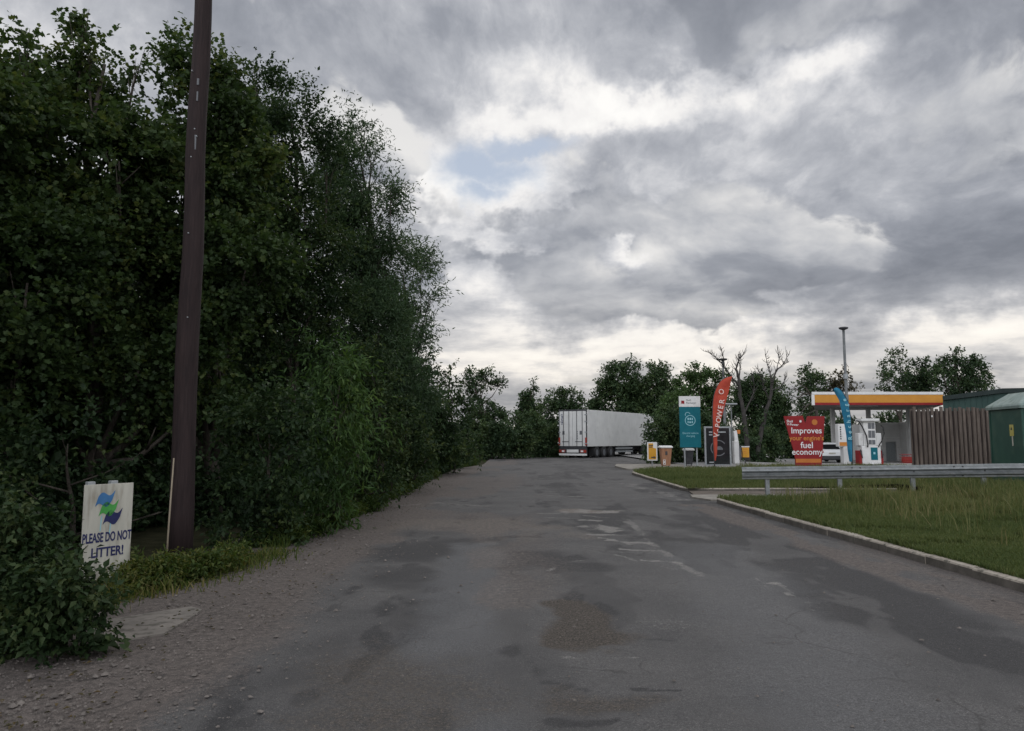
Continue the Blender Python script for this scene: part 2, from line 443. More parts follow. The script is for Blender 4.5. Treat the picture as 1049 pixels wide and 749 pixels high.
M['pole'] = pmat('creosoted_wood', (.014, .0075, .008), (.025, .0145, .0145), 3, .85, bump=.7, stretch=(6, 6, .5), c3=(.034, .021, .020), a3=.6, s3=7)
M['white'] = pmat('white_paint', (.60, .60, .59), (.70, .70, .69), 3, .5, c3=(.42, .40, .36), a3=.35, s3=6)
M['trailer'] = pmat('trailer_white', (.56, .565, .555), (.64, .645, .63), 1.0, .45, c3=(.40, .39, .36), a3=.25, s3=2.2)
M['board'] = pmat('weathered_board', (.40, .39, .335), (.50, .485, .42), 5, .65, c3=(.17, .14, .10), a3=.55, s3=8, stretch=(1.6, 1.6, .35))
M['black'] = pmat('black_rubber', (.012, .012, .013), (.02, .02, .02), 9, .7)
M['dark'] = pmat('dark_metal', (.03, .032, .036), (.05, .052, .056), 6, .6)
M['grey'] = pmat('grey_metal', (.26, .28, .29), (.33, .35, .36), 8, .5, .3)
M['mast'] = pmat('dull_mast', (.10, .108, .11), (.15, .158, .16), 5, .55, .2)
M['greyd'] = pmat('grey_panel', (.10, .105, .115), (.13, .135, .145), 4, .5)
M['navy'] = pmat('navy_ink', (.012, .016, .075), (.02, .025, .10), 20, .6)
M['blue'] = pmat('blue_ink', (.035, .13, .30), (.05, .17, .36), 9, .6)
M['green'] = pmat('green_ink', (.05, .27, .05), (.07, .33, .07), 9, .6)
M['teal'] = pmat('teal_panel', (.0, .10, .135), (.004, .125, .16), 2, .5, spec=.2)
M['tealflag'] = pmat('teal_cloth', (.008, .125, .22), (.02, .17, .28), 5, .8, bump=.3, s3=4)
M['redflag'] = pmat('red_cloth', (.36, .045, .026), (.45, .068, .035), 4, .8, bump=.3, s3=4)
M['red'] = pmat('red_panel', (.22, .016, .019), (.265, .021, .023), 2.5, .55, spec=.2)
M['redlight'] = pmat('red_lens', (.27, .03, .02), (.33, .04, .025), 8, .4)
M['orange'] = pmat('orange_panel', (.44, .135, .02), (.50, .165, .028), 3, .55)
M['yellow'] = pmat('yellow_panel', (.52, .25, .015), (.60, .30, .025), 3, .5)
M['yellowtxt'] = pmat('mustard_ink', (.50, .19, .03), (.56, .22, .04), 9, .6)
M['whiteink'] = pmat('white_ink', (.66, .66, .66), (.74, .74, .74), 9, .6)
M['paleink'] = pmat('pale_teal_ink', (.24, .46, .52), (.28, .52, .58), 9, .6)
M['flagink'] = pmat('pale_cloth_ink', (.66, .50, .46), (.74, .58, .54), 9, .8)
M['wood'] = pmat('bin_wood', (.26, .125, .07), (.34, .18, .10), 4, .8, stretch=(5, 5, .6), bump=.4)
M['paling'] = pmat('weathered_paling', (.072, .058, .05), (.175, .142, .12), 2.2, .9, stretch=(7, 7, .5), bump=.8, c3=(.06, .045, .038), a3=.7, s3=6)
M['kiosk'] = pmat('green_kiosk', (.012, .055, .04), (.022, .08, .058), 1.4, .5, c3=(.05, .10, .07), a3=.5, s3=3)
M['kioskroof'] = pmat('faded_green_roof', (.17, .23, .215), (.25, .31, .29), 3, .7, c3=(.11, .15, .12), a3=.7, s3=7)
M['shed'] = pmat('green_cladding', (.022, .055, .050), (.035, .075, .066), .8, .55)
M['shedroof'] = pmat('dark_green_roof', (.012, .022, .022), (.02, .034, .032), 2, .6)
M['wallwhite'] = pmat('white_render', (.55, .55, .54), (.64, .64, .63), 2, .8, c3=(.42, .41, .39), a3=.5, s3=4)
M['soffit'] = pmat('canopy_soffit', (.20, .19, .18), (.25, .24, .23), 2, .7)
M['glass'] = pmat('dark_glass', (.015, .018, .02), (.025, .028, .03), 3, .12, spec=.6)
M['carpaint'] = pmat('white_car_paint', (.66, .67, .68), (.72, .73, .74), 2, .25, spec=.5)
M['bark'] = pmat('bark', (.04, .034, .028), (.085, .072, .06), 5, .95, stretch=(3, 3, .8), bump=.9, s3=20)
M['deadbark'] = pmat('bleached_bark', (.028, .026, .024), (.058, .053, .049), 3, .95, stretch=(3, 3, .7), bump=.8, s3=14)
M['stem'] = pmat('green_stem', (.05, .065, .03), (.09, .10, .05), 8, .9)
M['rod'] = pmat('weathered_rod', (.22, .18, .13), (.32, .27, .20), 14, .8, stretch=(1, 1, .4))
M['stone'] = pmat('loose_stone', (.075, .066, .06), (.175, .155, .14), 6, .95)
M['leaf_sycamore'] = leafmat('sycamore_leaf', [(.020, .036, .014), (.044, .074, .025), (.092, .112, .034)], .36)
M['leaf_dark'] = leafmat('dark_leaf', [(.014, .028, .013), (.032, .057, .023), (.072, .098, .034)], .34)
M['leaf_willow'] = leafmat('willow_leaf', [(.024, .042, .022), (.048, .085, .040), (.088, .125, .055)], .3)
M['leaf_pale'] = leafmat('pale_leaf', [(.024, .050, .016), (.046, .090, .026), (.085, .135, .038)], .32)
M['leaf_far'] = leafmat('far_leaf', [(.022, .042, .021), (.046, .078, .034), (.085, .120, .048)], .25)
M['leaf_farpale'] = leafmat('far_pale_leaf', [(.034, .062, .024), (.064, .112, .038), (.10, .155, .054)], .25)
M['leaf_brown'] = leafmat('browning_leaf', [(.035, .032, .018), (.065, .060, .028), (.12, .085, .038)], .25)
M['leaf_bramble'] = leafmat('bramble_leaf', [(.012, .025, .010), (.027, .050, .018), (.062, .082, .030)], .22, .6)
M['leaf_weed'] = leafmat('weed_leaf', [(.024, .046, .012), (.060, .090, .022), (.13, .13, .04)], .32)
M['blade'] = leafmat('grass_blade', [(.039, .062, .021), (.080, .107, .037), (.136, .145, .058), (.22, .185, .098)], .3, .6)
M['drygrass'] = leafmat('verge_blade', [(.03, .055, .012), (.075, .10, .022), (.14, .13, .045), (.21, .17, .08)], .3, .6)

# ------------------------------------------------------------------ land
def kx(y):
    """left edge of the right-hand verges (the kerb's back)"""
    y = np.asarray(y, float)
    a = 5.32 - .0215 * np.clip(y, -10, 18)
    b = 5.06 + .015 * (y - 21.5)
    b = b + 2.6 * np.clip((y - 31.5) / 4.5, 0, 1) ** 2.2
    return np.where(y < 20, a, b)

def grid(name, X, Y, Z, mat, attrs=None, keep=None):
    ny, nx = X.shape
    i = np.arange(ny * nx).reshape(ny, nx)
    F = np.stack([i[:-1, :-1], i[:-1, 1:], i[1:, 1:], i[1:, :-1]], -1).reshape(-1, 4)
    if keep is not None: F = F[keep.ravel()]
    o = nmesh(name, np.stack([X, Y, Z], -1).reshape(-1, 3), F.ravel(), 4, mat, None, {k: v.ravel() for k, v in (attrs or {}).items()}, True)
    o['kind'] = 'structure'
    return o

xs = np.concatenate([np.linspace(-900, -60, 15), np.linspace(-50, 80, 131), np.linspace(95, 900, 15)]); ys = np.concatenate([np.linspace(-600, -40, 12), np.linspace(-30, 130, 161), np.linspace(150, 1500, 18)])
X, Y = np.meshgrid(xs, ys)
Z = -.6 * sstep(Y, 40, 66) * sstep(X, 11, 20) - .07 + .05 * (fbm(X * .2, Y * .2) - .5) - .0
grid('ground', X, Y, Z, M['soil'])

def dist_poly(X, Y, pts):
    d = np.full(X.shape, 1e9)
    for a, b in zip(pts[:-1], pts[1:]):
        vx, vy = b[0] - a[0], b[1] - a[1]; l2 = vx * vx + vy * vy + 1e-9
        t = np.clip(((X - a[0]) * vx + (Y - a[1]) * vy) / l2, 0, 1)
        d = np.minimum(d, np.hypot(X - a[0] - t * vx, Y - a[1] - t * vy))
    return d
def gp(*px): return [tuple(ground_at(*p)[:2]) for p in px]

def build_road():
    ys = [-6.0]
    while ys[-1] < 66: ys.append(ys[-1] + max(.035, abs(ys[-1]) * .0045) * (1.6 if ys[-1] < 2 else 1))
    ys = np.array(ys); u = np.linspace(0, 1, 260)
    lx = np.where(ys < 30, -4.3, -4.3 + 2.6 * sstep(ys, 30, 46)); rx = 6.2 + 14 * sstep(ys, 39, 44)
    X = lx[:, None] + (rx - lx)[:, None] * u[None]; Y = np.repeat(ys[:, None], 260, 1)
    w1 = fbm(X * 1.7, Y * 1.7, 4) - .5; w2 = fbm(X * 1.7 + 40, Y * 1.7 + 9, 4) - .5
    Xw = X + w1 * .55; Yw = Y + w2 * 1.1
    def soft(d, w, s): return 1 - sstep(d, w, w + s)
    n1 = fbm(X * .7 + 3, Y * .28 + 1, 5); n2 = fbm(X * 2.2, Y * .9, 5); n3 = fbm(X * .25 + 9, Y * .10 + 4, 4)
    n4 = fbm(X * .9 + 31, Y * .35 + 12, 5)
    dirt = soft(Xw, -2.35, 1.0) * .95 + .45 * soft(Xw, -.2, 1.8) * sstep(n4, .40, .58) * 1.3
    Xk = X - (kx(np.clip(Y, 0, 18)) - .12) + w1 * .35
    dirt = np.maximum(dirt, .85 * soft(np.abs(Xk + .62), .16, .38) * (Y < 17.5) * sstep(n2, .30, .50))
    dirt = np.maximum(dirt, .55 * soft(dist_poly(Xw, Yw, gp((890, 560), (1000, 600), (1120, 640))), .25, .5))
    n5 = fbm(X * 5 + 3, Y * 2.2 + 8, 4); n6 = fbm(X * 1.3 + 13, Y * .45 + 2, 6)
    dark = (.20 + .22 * sstep(X, -1.5, 0)) * sstep(n1, .50, .66) + (.25 + .25 * sstep(X, -1.5, .5)) * sstep(n6, .52, .64) + .45 * sstep(n5, .55, .70) * sstep(n6, .40, .55)
    B = lambda pts, w, s, a: a * soft(dist_poly(Xw, Yw, gp(*pts)), w * .6, s * 1.5 + w * .8)
    dark = np.maximum(dark, B([(672, 496), (700, 508), (760, 545), (820, 577), (880, 612), (960, 655), (1080, 700)], .20, .55, .95) * (.45 + sstep(n2, .38, .6)))
    n7 = fbm(X * 6, Y * 3, 4) - .5; Xs = X + w1 * .22 + n7 * .12; Ys = Y + w2 * .4 + n7 * .2
    L2 = lambda pts, w, a: a * soft(dist_poly(Xs, Ys, gp(*pts)), w * .5, w)
    for pts, w, a in [([(412, 566), (470, 560)], .45, .85), ([(500, 576), (548, 572)], .28, .95), ([(572, 580), (600, 580)], .22, .9), ([(430, 590), (480, 590)], .35, .7), ([(512, 551), (548, 550)], .12, .9),
                      ([(640, 705), (690, 705)], .03, .9), ([(560, 743), (640, 745)], .04, .9), ([(552, 702), (600, 703)], .035, .7), ([(660, 652), (680, 652)], .05, .6), ([(400, 548), (460, 545)], .3, .5), ([(300, 690), (330, 680)], .2, .5)]:
        dark = np.maximum(dark, L2(pts, w, a) if w < .13 else B(pts, w, w * 1.2, a))
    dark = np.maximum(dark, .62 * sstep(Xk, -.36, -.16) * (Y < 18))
    pot = np.maximum(B([(594, 624), (599, 640)], .20, .10, 1.0), B([(599, 640), (603, 662)], .20, .10, 1.0))
    pot = np.maximum(pot, B([(585, 725), (650, 722)], .12, .25, .6)); pot = np.maximum(pot, B([(400, 680), (420, 720), (380, 700)], .25, .5, .55))
    pale = np.zeros_like(X)
    for pts, w, a in [([(583, 523), (620, 524)], .22, .9), ([(597, 533), (612, 534)], .10, .9), ([(604, 540), (622, 542)], .14, 1), ([(606, 547), (640, 548)], .11, 1), ([(624, 553), (665, 555)], .09, .9), ([(640, 562), (672, 563)], .08, .9),
                      ([(661, 572), (700, 576)], .05, .9), ([(640, 530), (655, 545), (700, 578), (720, 590)], .07, .55), ([(786, 596), (803, 605), (812, 610)], .045, 1.1), ([(822, 615), (834, 622)], .035, .9), ([(770, 592), (782, 597)], .03, .6), ([(612, 550), (650, 556)], .06, .7), ([(598, 528), (640, 532)], .07, .6), ([(630, 568), (690, 582)], .05, .5), ([(600, 560), (640, 566)], .04, .4), ([(560, 530), (590, 531)], .06, .5), ([(765, 596), (780, 602)], .03, .55),
                      ([(575, 674), (655, 673)], .022, .7), ([(560, 585), (572, 577), (600, 573)], .04, .6), ([(450, 498), (560, 499), (640, 500)], .06, .55), ([(560, 508), (595, 509)], .1, .7), ([(400, 519), (450, 515), (500, 519)], .12, .5),
                      ([(640, 495), (668, 503), (700, 512)], .18, .5), ([(700, 506), (760, 526)], .12, .35), ([(545, 525), (580, 526)], .09, .6), ([(690, 640), (760, 655)], .18, .3), ([(655, 522), (700, 524)], .1, .25)]:
        pale = np.maximum(pale, (L2(pts, w, a) if w < .13 else B(pts, w, w, a)) * (.42 + .62 * sstep(n5, .36, .6)))
    tan = np.maximum(B([(590, 523), (615, 524)], .25, .2, 1.), .5 * soft(dist_poly(Xw, Yw, gp((410, 538), (500, 535), (560, 548))), .5, .9) * sstep(n1, .35, .6))
    smooth = np.maximum(B([(490, 560), (480, 600), (455, 660), (440, 760)], .14, .35, .9), B([(720, 560), (800, 640), (870, 740)], .25, .6, .6)) * (1 - pot)
    z = .018 * (fbm(X * .5, Y * .5, 4) - .5) + .010 * (n2 - .5) - .018 * pot - .006 * dark + .012 * dirt * (w1 + w2) - .03 * sstep(-X, 3.2, 4.3)
    z = z - .6 * sstep(Y, 40, 66) * sstep(X, 11, 20)
    m = bpy.data.materials.new('worn_asphalt'); m.use_nodes = True
    nt = m.node_tree; N = nt.nodes; L = nt.links; b = N['Principled BSDF']; b.inputs['Specular IOR Level'].default_value = .3
    tc = N.new('ShaderNodeTexCoord')
    def noise(s, d=6, r=.6):
        n = N.new('ShaderNodeTexNoise'); n.inputs['Scale'].default_value = s; n.inputs['Detail'].default_value = d; n.inputs['Roughness'].default_value = r
        L.new(tc.outputs['Object'], n.inputs['Vector']); return n.outputs['Fac']
    def math_(op, a, bb):
        n = N.new('ShaderNodeMath'); n.operation = op; n.use_clamp = False
        for i, v in enumerate((a, bb)):
            if isinstance(v, (int, float)): n.inputs[i].default_value = v
            else: L.new(v, n.inputs[i])
        return n.outputs[0]
    def rng(v, a, bb, c=0, d=1):
        n = N.new('ShaderNodeMapRange'); L.new(v, n.inputs[0]); n.inputs[1].default_value = a; n.inputs[2].default_value = bb; n.inputs[3].default_value = c; n.inputs[4].default_value = d
        return n.outputs[0]
    def attr(k):
        a = N.new('ShaderNodeAttribute'); a.attribute_name = k; return a.outputs['Fac']
    def mix(f, a, bb, t='MIX'):
        n = N.new('ShaderNodeMixRGB'); n.blend_type = t
        for i, v in enumerate((f, a, bb)):
            if isinstance(v, (int, float)): n.inputs[i].default_value = v
            elif isinstance(v, tuple): n.inputs[i].default_value = (*v, 1)
            else: L.new(v, n.inputs[i])
        return n.outputs[0]
    fine = noise(55, 5, .7); mid = noise(17, 6, .7); low = noise(1.1, 5)
    grit = noise(150, 2, .5)
    def edge(k, w=.8): return rng(math_('ADD', attr(k), math_('MULTIPLY', math_('SUBTRACT', math_('ADD', math_('MULTIPLY', mid, .5), math_('MULTIPLY', fine, .5)), .5), w * 2)), .30, .74)
    c = mix(rng(low, .3, .7), (.068, .067, .068), (.100, .097, .096))
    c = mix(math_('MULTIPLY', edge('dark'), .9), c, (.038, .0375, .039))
    c = mix(math_('MULTIPLY', edge('smooth', .25), .6), c, (.100, .102, .108))
    c = mix(math_('MULTIPLY', edge('dirt'), .85), c, mix(rng(mid, .3, .7), (.062, .052, .047), (.142, .120, .109)))
    c = mix(math_('MULTIPLY', edge('tan'), .7), c, (.155, .132, .112))
    c = mix(math_('MULTIPLY', edge('pale'), .8), c, (.21, .202, .19))
    c = mix(edge('pot'), c, mix(rng(fine, .35, .65), (.022, .019, .016), (.092, .078, .066)))
    c = mix(1.0, c, mix(rng(fine, .3, .7), (.68, .68, .68), (1.32, 1.32, 1.32)), 'MULTIPLY')
    c = mix(1.0, c, mix(rng(mid, .32, .68), (.85, .85, .855), (1.14, 1.135, 1.13)), 'MULTIPLY')
    c = mix(1.0, c, mix(rng(grit, .35, .68), (.70, .70, .70), (1.34, 1.33, 1.31)), 'MULTIPLY')
    # pale specks of worn stone
    c = mix(rng(grit, .66, .73, 0, .6), c, (.30, .285, .265))
    vo = N.new('ShaderNodeTexVoronoi'); vo.feature = 'DISTANCE_TO_EDGE'; vo.inputs['Scale'].default_value = .75
    dv = N.new('ShaderNodeTexNoise'); dv.inputs['Scale'].default_value = 2.2; dv.inputs['Detail'].default_value = 6; L.new(tc.outputs['Object'], dv.inputs['Vector'])
    vm = N.new('ShaderNodeMixRGB'); vm.blend_type = 'ADD'; vm.inputs[0].default_value = .55; L.new(tc.outputs['Object'], vm.inputs[1]); L.new(dv.outputs['Color'], vm.inputs[2]); L.new(vm.outputs[0], vo.inputs['Vector'])
    crack = math_('MULTIPLY', rng(vo.outputs['Distance'], .012, .002), rng(noise(.55, 3), .50, .60))
    c = mix(math_('MULTIPLY', crack, .5), c, (.022, .021, .020))
    L.new(c, b.inputs['Base Color'])
    L.new(rng(attr('smooth'), 0, 1, .86, .68), b.inputs['Roughness'])
    bp = N.new('ShaderNodeBump'); bp.inputs['Strength'].default_value = .55; bp.inputs['Distance'].default_value = .012
    L.new(math_('ADD', math_('MULTIPLY', fine, 1.0), math_('ADD', math_('MULTIPLY', grit, .5), math_('MULTIPLY', mid, .3))), bp.inputs['Height']); L.new(bp.outputs[0], b.inputs['Normal'])
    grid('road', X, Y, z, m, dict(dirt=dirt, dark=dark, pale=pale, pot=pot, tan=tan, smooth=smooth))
build_road()

# lawns and verges of the right side
def lawn_z(X, Y):
    far = .10 + .16 * sstep(X, 6, 13) * (1 - sstep(Y, 26, 36)) + .05 * (fbm(X * .6, Y * .6) - .5) * sstep(X - kx(Y), .1, .8)
    return far - .6 * sstep(Y, 40, 66) * sstep(X, 11, 20)
rows = np.concatenate([np.linspace(-6, 18.0, 110), np.linspace(21.5, 36, 70)])
s = np.linspace(0, 1, 40)
X = kx(rows)[:, None] + (11 - kx(rows))[:, None] * s[None]; Y = np.repeat(rows[:, None], 40, 1)
keep = np.ones((len(rows) - 1, 39), bool); keep[109] = False
grid('lawn', X, Y, lawn_z(X, Y), M['lawn'], keep=keep)
xx, yy = np.meshgrid(np.linspace(11, 60, 90), np.linspace(-6, 38, 90))
grid('lawn', xx, yy, lawn_z(xx, yy), M['lawn'])

def slab_mesh(name, poly, z0, z1, mat):
    mb = MB(); n = len(poly)
    vs = [(x, y, z0) for x, y in poly] + [(x, y, z1) for x, y in poly]
    mb.add(vs, [tuple(range(n - 1, -1, -1)), tuple(range(n, 2 * n))] + [(i, (i + 1) % n, n + (i + 1) % n, n + i) for i in range(n)])
    return tag(mb.build(name, mat), kind='structure')
slab_mesh('path', [(4.85, 18.3), (11, 18.12), (11, 20.0), (4.75, 20.0), (4.6, 19.2)], -.05, .035, M['concrete'])
slab_mesh('path', [(4.85, 20.01), (11, 20.01), (11, 21.4), (5.05, 21.4)], -.05, .030, M['pathdirt'])
slab_mesh('pavement', [(5.55, 36.2), (6.3, 35.4), (11, 35.9), (11, 43), (6.0, 43), (5.5, 40)], -.05, .085, M['concrete'])
xx, yy = np.meshgrid(np.linspace(9.5, 75, 60), np.linspace(37.5, 100, 60))
grid('forecourt', xx, yy, -.6 * sstep(yy, 40, 66) * sstep(xx, 11, 20) + .10 - .0 * xx, M['forecourt'])

def kerb_run(pts, w=.13, h=.105):
    """a run of kerb stones, each with a rounded nose and an open joint"""
    mb = MB(); pts = [Vector((*p, 0)) for p in pts]
    seg = []; 
    for a, b in zip(pts[:-1], pts[1:]):
        n = max(1, round((b - a).length / .92))
        for k in range(n): seg.append((a.lerp(b, k / n), a.lerp(b, (k + 1) / n)))
    rnd = random.Random(4)
    for a, b in seg:
        d = (b - a).normalized(); nrm = Vector((d.y, -d.x, 0)); g = .005
        a2 = a + d * g; b2 = b - d * g; dz = rnd.uniform(-.007, .007); off = rnd.uniform(-.006, .006)
        prof = [(0, -.06), (0, h - .025), (.008, h - .007), (.028, h), (w, h), (w, -.06)]
        vs = [p + nrm * (q + off) + Vector((0, 0, r + dz)) for p in (a2, b2) for q, r in prof]
        n = len(prof)
        mb.add(vs, [tuple(range(n - 1, -1, -1)), tuple(range(n, 2 * n))] + [(i, (i + 1) % n, n + (i + 1) % n, n + i) for i in range(n)])
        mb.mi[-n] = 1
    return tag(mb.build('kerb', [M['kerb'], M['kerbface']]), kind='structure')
k1 = [(float(kx(y)) - .12, y) for y in np.linspace(-6, 17.2, 14)] + [(4.85, 17.8), (5.1, 18.05), (5.8, 18.1), (11, 18.08)]
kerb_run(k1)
k2 = [(11, 21.42), (5.6, 21.42), (5.05, 21.7)] + [(float(kx(y)) - .12, y) for y in np.linspace(22.2, 35.6, 16)] + [(7.5, 35.9), (11, 36.0)]
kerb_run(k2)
tag(slab_mesh('concrete_slab', gp((96, 668), (130, 657), (168, 651), (196, 634), (207, 626), (196, 623), (150, 630), (92, 640)), -.05, .016, M['slab']), kind='structure')
# ------------------------------------------------------------------ grass and weeds
def blades(name, x, y, z, h, mat, seed=0, width=.006, lean=.35, tint=None, kind='stuff', label=None):
    rs = np.random.RandomState(seed); n = len(x)
    a = rs.uniform(0, 2 * np.pi, n); f = rs.uniform(0, 2 * np.pi, n); ln = np.abs(rs.normal(0, lean, n)) * h
    w = width * rs.uniform(.6, 1.4, n)
    dx, dy = np.cos(a), np.sin(a); wx, wy = -np.sin(f) * w, np.cos(f) * w
    b = np.stack([x, y, z], -1)
    o = np.stack([wx, wy, 0 * wx], -1)
    m = b + np.stack([dx * ln * .35, dy * ln * .35, h * .6], -1); t = b + np.stack([dx * ln, dy * ln, h], -1)
    V = np.stack([b - o, b + o, m + o * .8, m - o * .8, t], 1).reshape(-1, 3)
    F = (np.arange(n)[:, None] * 5 + np.array([0, 1, 2, 0, 2, 3, 3, 2, 4])[None]).ravel()
    tint = np.clip(rs.normal(.38, .16, n) if tint is None else tint, 0, 1)
    ob = nmesh(name, V, F, 3, mat, None, {'tint': np.repeat(tint, 5)})
    return tag(ob, label, None, None, kind)

def lawn_grass():
    rs = np.random.RandomState(3)
    n = 260000
    y = 5.2 * np.exp(rs.uniform(0, 1, n) * math.log(37 / 5.2)); sx = rs.uniform(0, 1, n) ** 1.25
    x = kx(y) - .03 + sx * (np.minimum(.72 * y + 1.0, 26) - kx(y))
    ok = (x > kx(y) - .03) & ~((y > 18.0) & (y < 21.45) & (x < 11)) & ((y < 35.5) | (x > 11))
    patch = fbm(x * .9, y * .9, 4)
    edge = sstep(x - kx(y), .05, .9)
    ok &= rs.rand(n) < np.clip(.45 + edge * 1.2, 0, 1) * sstep(patch, .14, .30)
    x, y, patch = x[ok], y[ok], patch[ok]; n = len(x)
    wild = sstep(x - kx(y) + 2.4 * (fbm(x * .4 + 5, y * .4, 3) - .5), 1.0, 7.0) * (y < 18) + .25 * (y > 21) + .6 * ((y > 15.5) & (y < 18) & (x > 7.5)) + .5 * (x > 11) * (y > 18)
    tall = .05 + .04 * rs.rand(n) + np.clip(wild, 0, 1) * (.05 + .26 * sstep(patch, .42, .62) * rs.rand(n)) + .05 * (patch > .52)
    tint = .30 + .35 * (fbm(x * .35 + 11, y * .35, 3) - .3) + rs.normal(0, .11, n) + .22 * np.clip(wild, 0, 1) * (rs.rand(n) < .35) + .30 * np.clip(wild, 0, 1) * (rs.rand(n) < .10) 
    blades('grass', x, y, lawn_z(x, y) - .01, tall, M['blade'], 5, .0045 + .0007 * float(np.mean(y)) * .2, .45, tint)
    # tall pale flowering stems standing over the rough part
    n = 13000
    y = rs.uniform(8, 18, n); x = kx(y) + 1.2 + rs.uniform(0, 1, n) * 10
    ok = rs.rand(n) < .9 * sstep(fbm(x * .5 + 30, y * .5, 3) + .16 * sstep(y, 9, 16) + .10 * sstep(x, 6, 11), .48, .80)
    x, y = x[ok], y[ok]; n = len(x)
    blades('seed_grass', x, y, lawn_z(x, y) - .01, rs.uniform(.18, .52, n), M['blade'], 8, .004, .35, np.clip(rs.normal(.66, .16, n), 0, 1))
lawn_grass()

def verge_weeds():
    rs = np.random.RandomState(12)
    pts = gp((146, 614), (205, 603), (258, 588), (262, 574), (200, 568), (140, 590)); n = 3600
    cx = [p[0] for p in pts]; cy = [p[1] for p in pts]
    t = rs.rand(n); x = np.interp(t, [0, .35, .7, 1], [-3.75, -3.45, -3.2, -2.95]) + rs.normal(0, .22, n) - .15; y = np.interp(t, [0, .35, .7, 1], [7.0, 7.9, 8.8, 10.1]) + rs.normal(0, .3, n)
    patch = fbm(x * 2, y * 2, 3)
    h = (.05 + .24 * sstep(patch, .3, .6) * rs.rand(n)) * (1 - .45 * t)
    blades('verge_grass', x, y, 0 * x - .02, h, M['drygrass'], 13, .0065, .6, np.clip(rs.normal(.45, .22, n) - .15 * (t > .5), 0, 1))
    # all along the foot of the hedge
    n = 4500; y = 10.5 + 36 * rs.rand(n) ** 1.5; x = -3.05 - .1 * np.sin(y * .7) - np.abs(rs.normal(0, .28, n)) + .8 * sstep(y, 36, 46)
    blades('verge_grass', x, y, 0 * x - .03, rs.uniform(.06, .24, n), M['drygrass'], 14, .008, .6, np.clip(rs.normal(.12, .14, n), 0, 1))
verge_weeds()

def ground_cover():
    rs = np.random.RandomState(17); lob = []
    for i in range(46):
        t = .62 * rs.rand() ** 1.1; x = np.interp(t, [0, .4, 1], [-3.62, -3.3, -2.95]) - abs(rs.normal(0, .2)); y = np.interp(t, [0, .4, 1], [7.5, 8.5, 10.8]) + rs.normal(0, .2)
        r = rs.uniform(.06, .15) * (1 - .3 * t); lob.append(((x, y, r * .7), (r, r, r)))
    foliage('ground_cover', lob, .055, M['leaf_weed'], None, 18, aspect=.45, cov=1.6, nl=8, slen=.14, up=.8, droop=.3, shift=.1)['kind'] = 'stuff'
    lob = []
    for i in range(70):
        y = 10.5 + 35 * rs.rand() ** 1.6; x = -2.95 - abs(rs.normal(0, .22)) + .8 * float(sstep(y, 36, 46)); r = rs.uniform(.08, .2); lob.append(((x, y, r * .6), (r, r, r)))
    foliage('ground_cover', lob, .08, M['leaf_weed'], None, 19, aspect=.45, cov=1.8, nl=8, slen=.18, up=.8, droop=.3, shift=-.3)['kind'] = 'stuff'
ground_cover()

def stones():
    rs = np.random.RandomState(21); n = 14000
    y = 3.6 + 22 * rs.rand(n) ** 2.2; x = -2.45 + rs.normal(0, .62, n) - .3 * (y < 7)
    x[:900] = rs.uniform(-3, 5, 900); y[:900] = 3.6 + 12 * rs.rand(900) ** 1.5
    k = 40; x[900:900 + k] = .48 + rs.normal(0, .22, k); y[900:900 + k] = 6.2 + rs.normal(0, .55, k)
    x[1400:2000] = 4.55 + rs.normal(0, .3, 600); y[1400:2000] = 4 + 13 * rs.rand(600)
    keep = (x > -4.1) & (x < 4.95); x, y = x[keep], y[keep]; n = len(x)
    r = np.clip(rs.lognormal(-5.35, .55, n), .0022, .026)
    base = np.array([(1, 0, 0), (0, 1, 0), (-1, 0, 0), (0, -1, 0), (0, 0, .75), (.6, .6, .5), (-.6, .5, .55), (0, 0, -.4)], float)
    tri = np.array([0, 5, 4, 5, 1, 4, 1, 6, 4, 6, 2, 4, 2, 3, 4, 3, 0, 4, 0, 1, 5, 1, 2, 6])
    a = rs.uniform(0, 6.28, n); ca, sa = np.cos(a), np.sin(a)
    B = base[None] * (1 + rs.normal(0, .22, (n, 8, 3))); sc = rs.uniform(.6, 1.4, (n, 1, 2))
    bx, by = B[..., 0] * sc[..., 0], B[..., 1] * sc[..., 1]
    V = np.stack([x[:, None] + r[:, None] * (bx * ca[:, None] - by * sa[:, None]), y[:, None] + r[:, None] * (bx * sa[:, None] + by * ca[:, None]), .008 + r[:, None] * B[..., 2]], -1).reshape(-1, 3)
    F = (np.arange(n)[:, None] * 8 + tri[None]).ravel()
    nmesh('gravel', V, F, 3, M['stone'])['kind'] = 'stuff'
    # fallen leaves along the verge
    n = 650; y = 4 + 26 * rs.rand(n) ** 1.8; x = -2.75 + rs.normal(0, .35, n); a = rs.uniform(0, 6.28, n); L = rs.uniform(.010, .024, n)
    dx, dy = np.cos(a) * L, np.sin(a) * L; z = .012 + 0 * x
    V = np.stack([np.stack([x - dx, y - dy, z], -1), np.stack([x - dy * .5, y + dx * .5, z + .012], -1), np.stack([x + dx, y + dy, z + .006], -1), np.stack([x + dy * .5, y - dx * .5, z + .010], -1)], 1).reshape(-1, 3)
    nmesh('fallen_leaves', V, (np.arange(n)[:, None] * 4 + np.array([0, 1, 2, 0, 2, 3])[None]).ravel(), 3, M['leaf_brown'], None, {'tint': np.repeat(rs.rand(n), 4)})['kind'] = 'stuff'
stones()

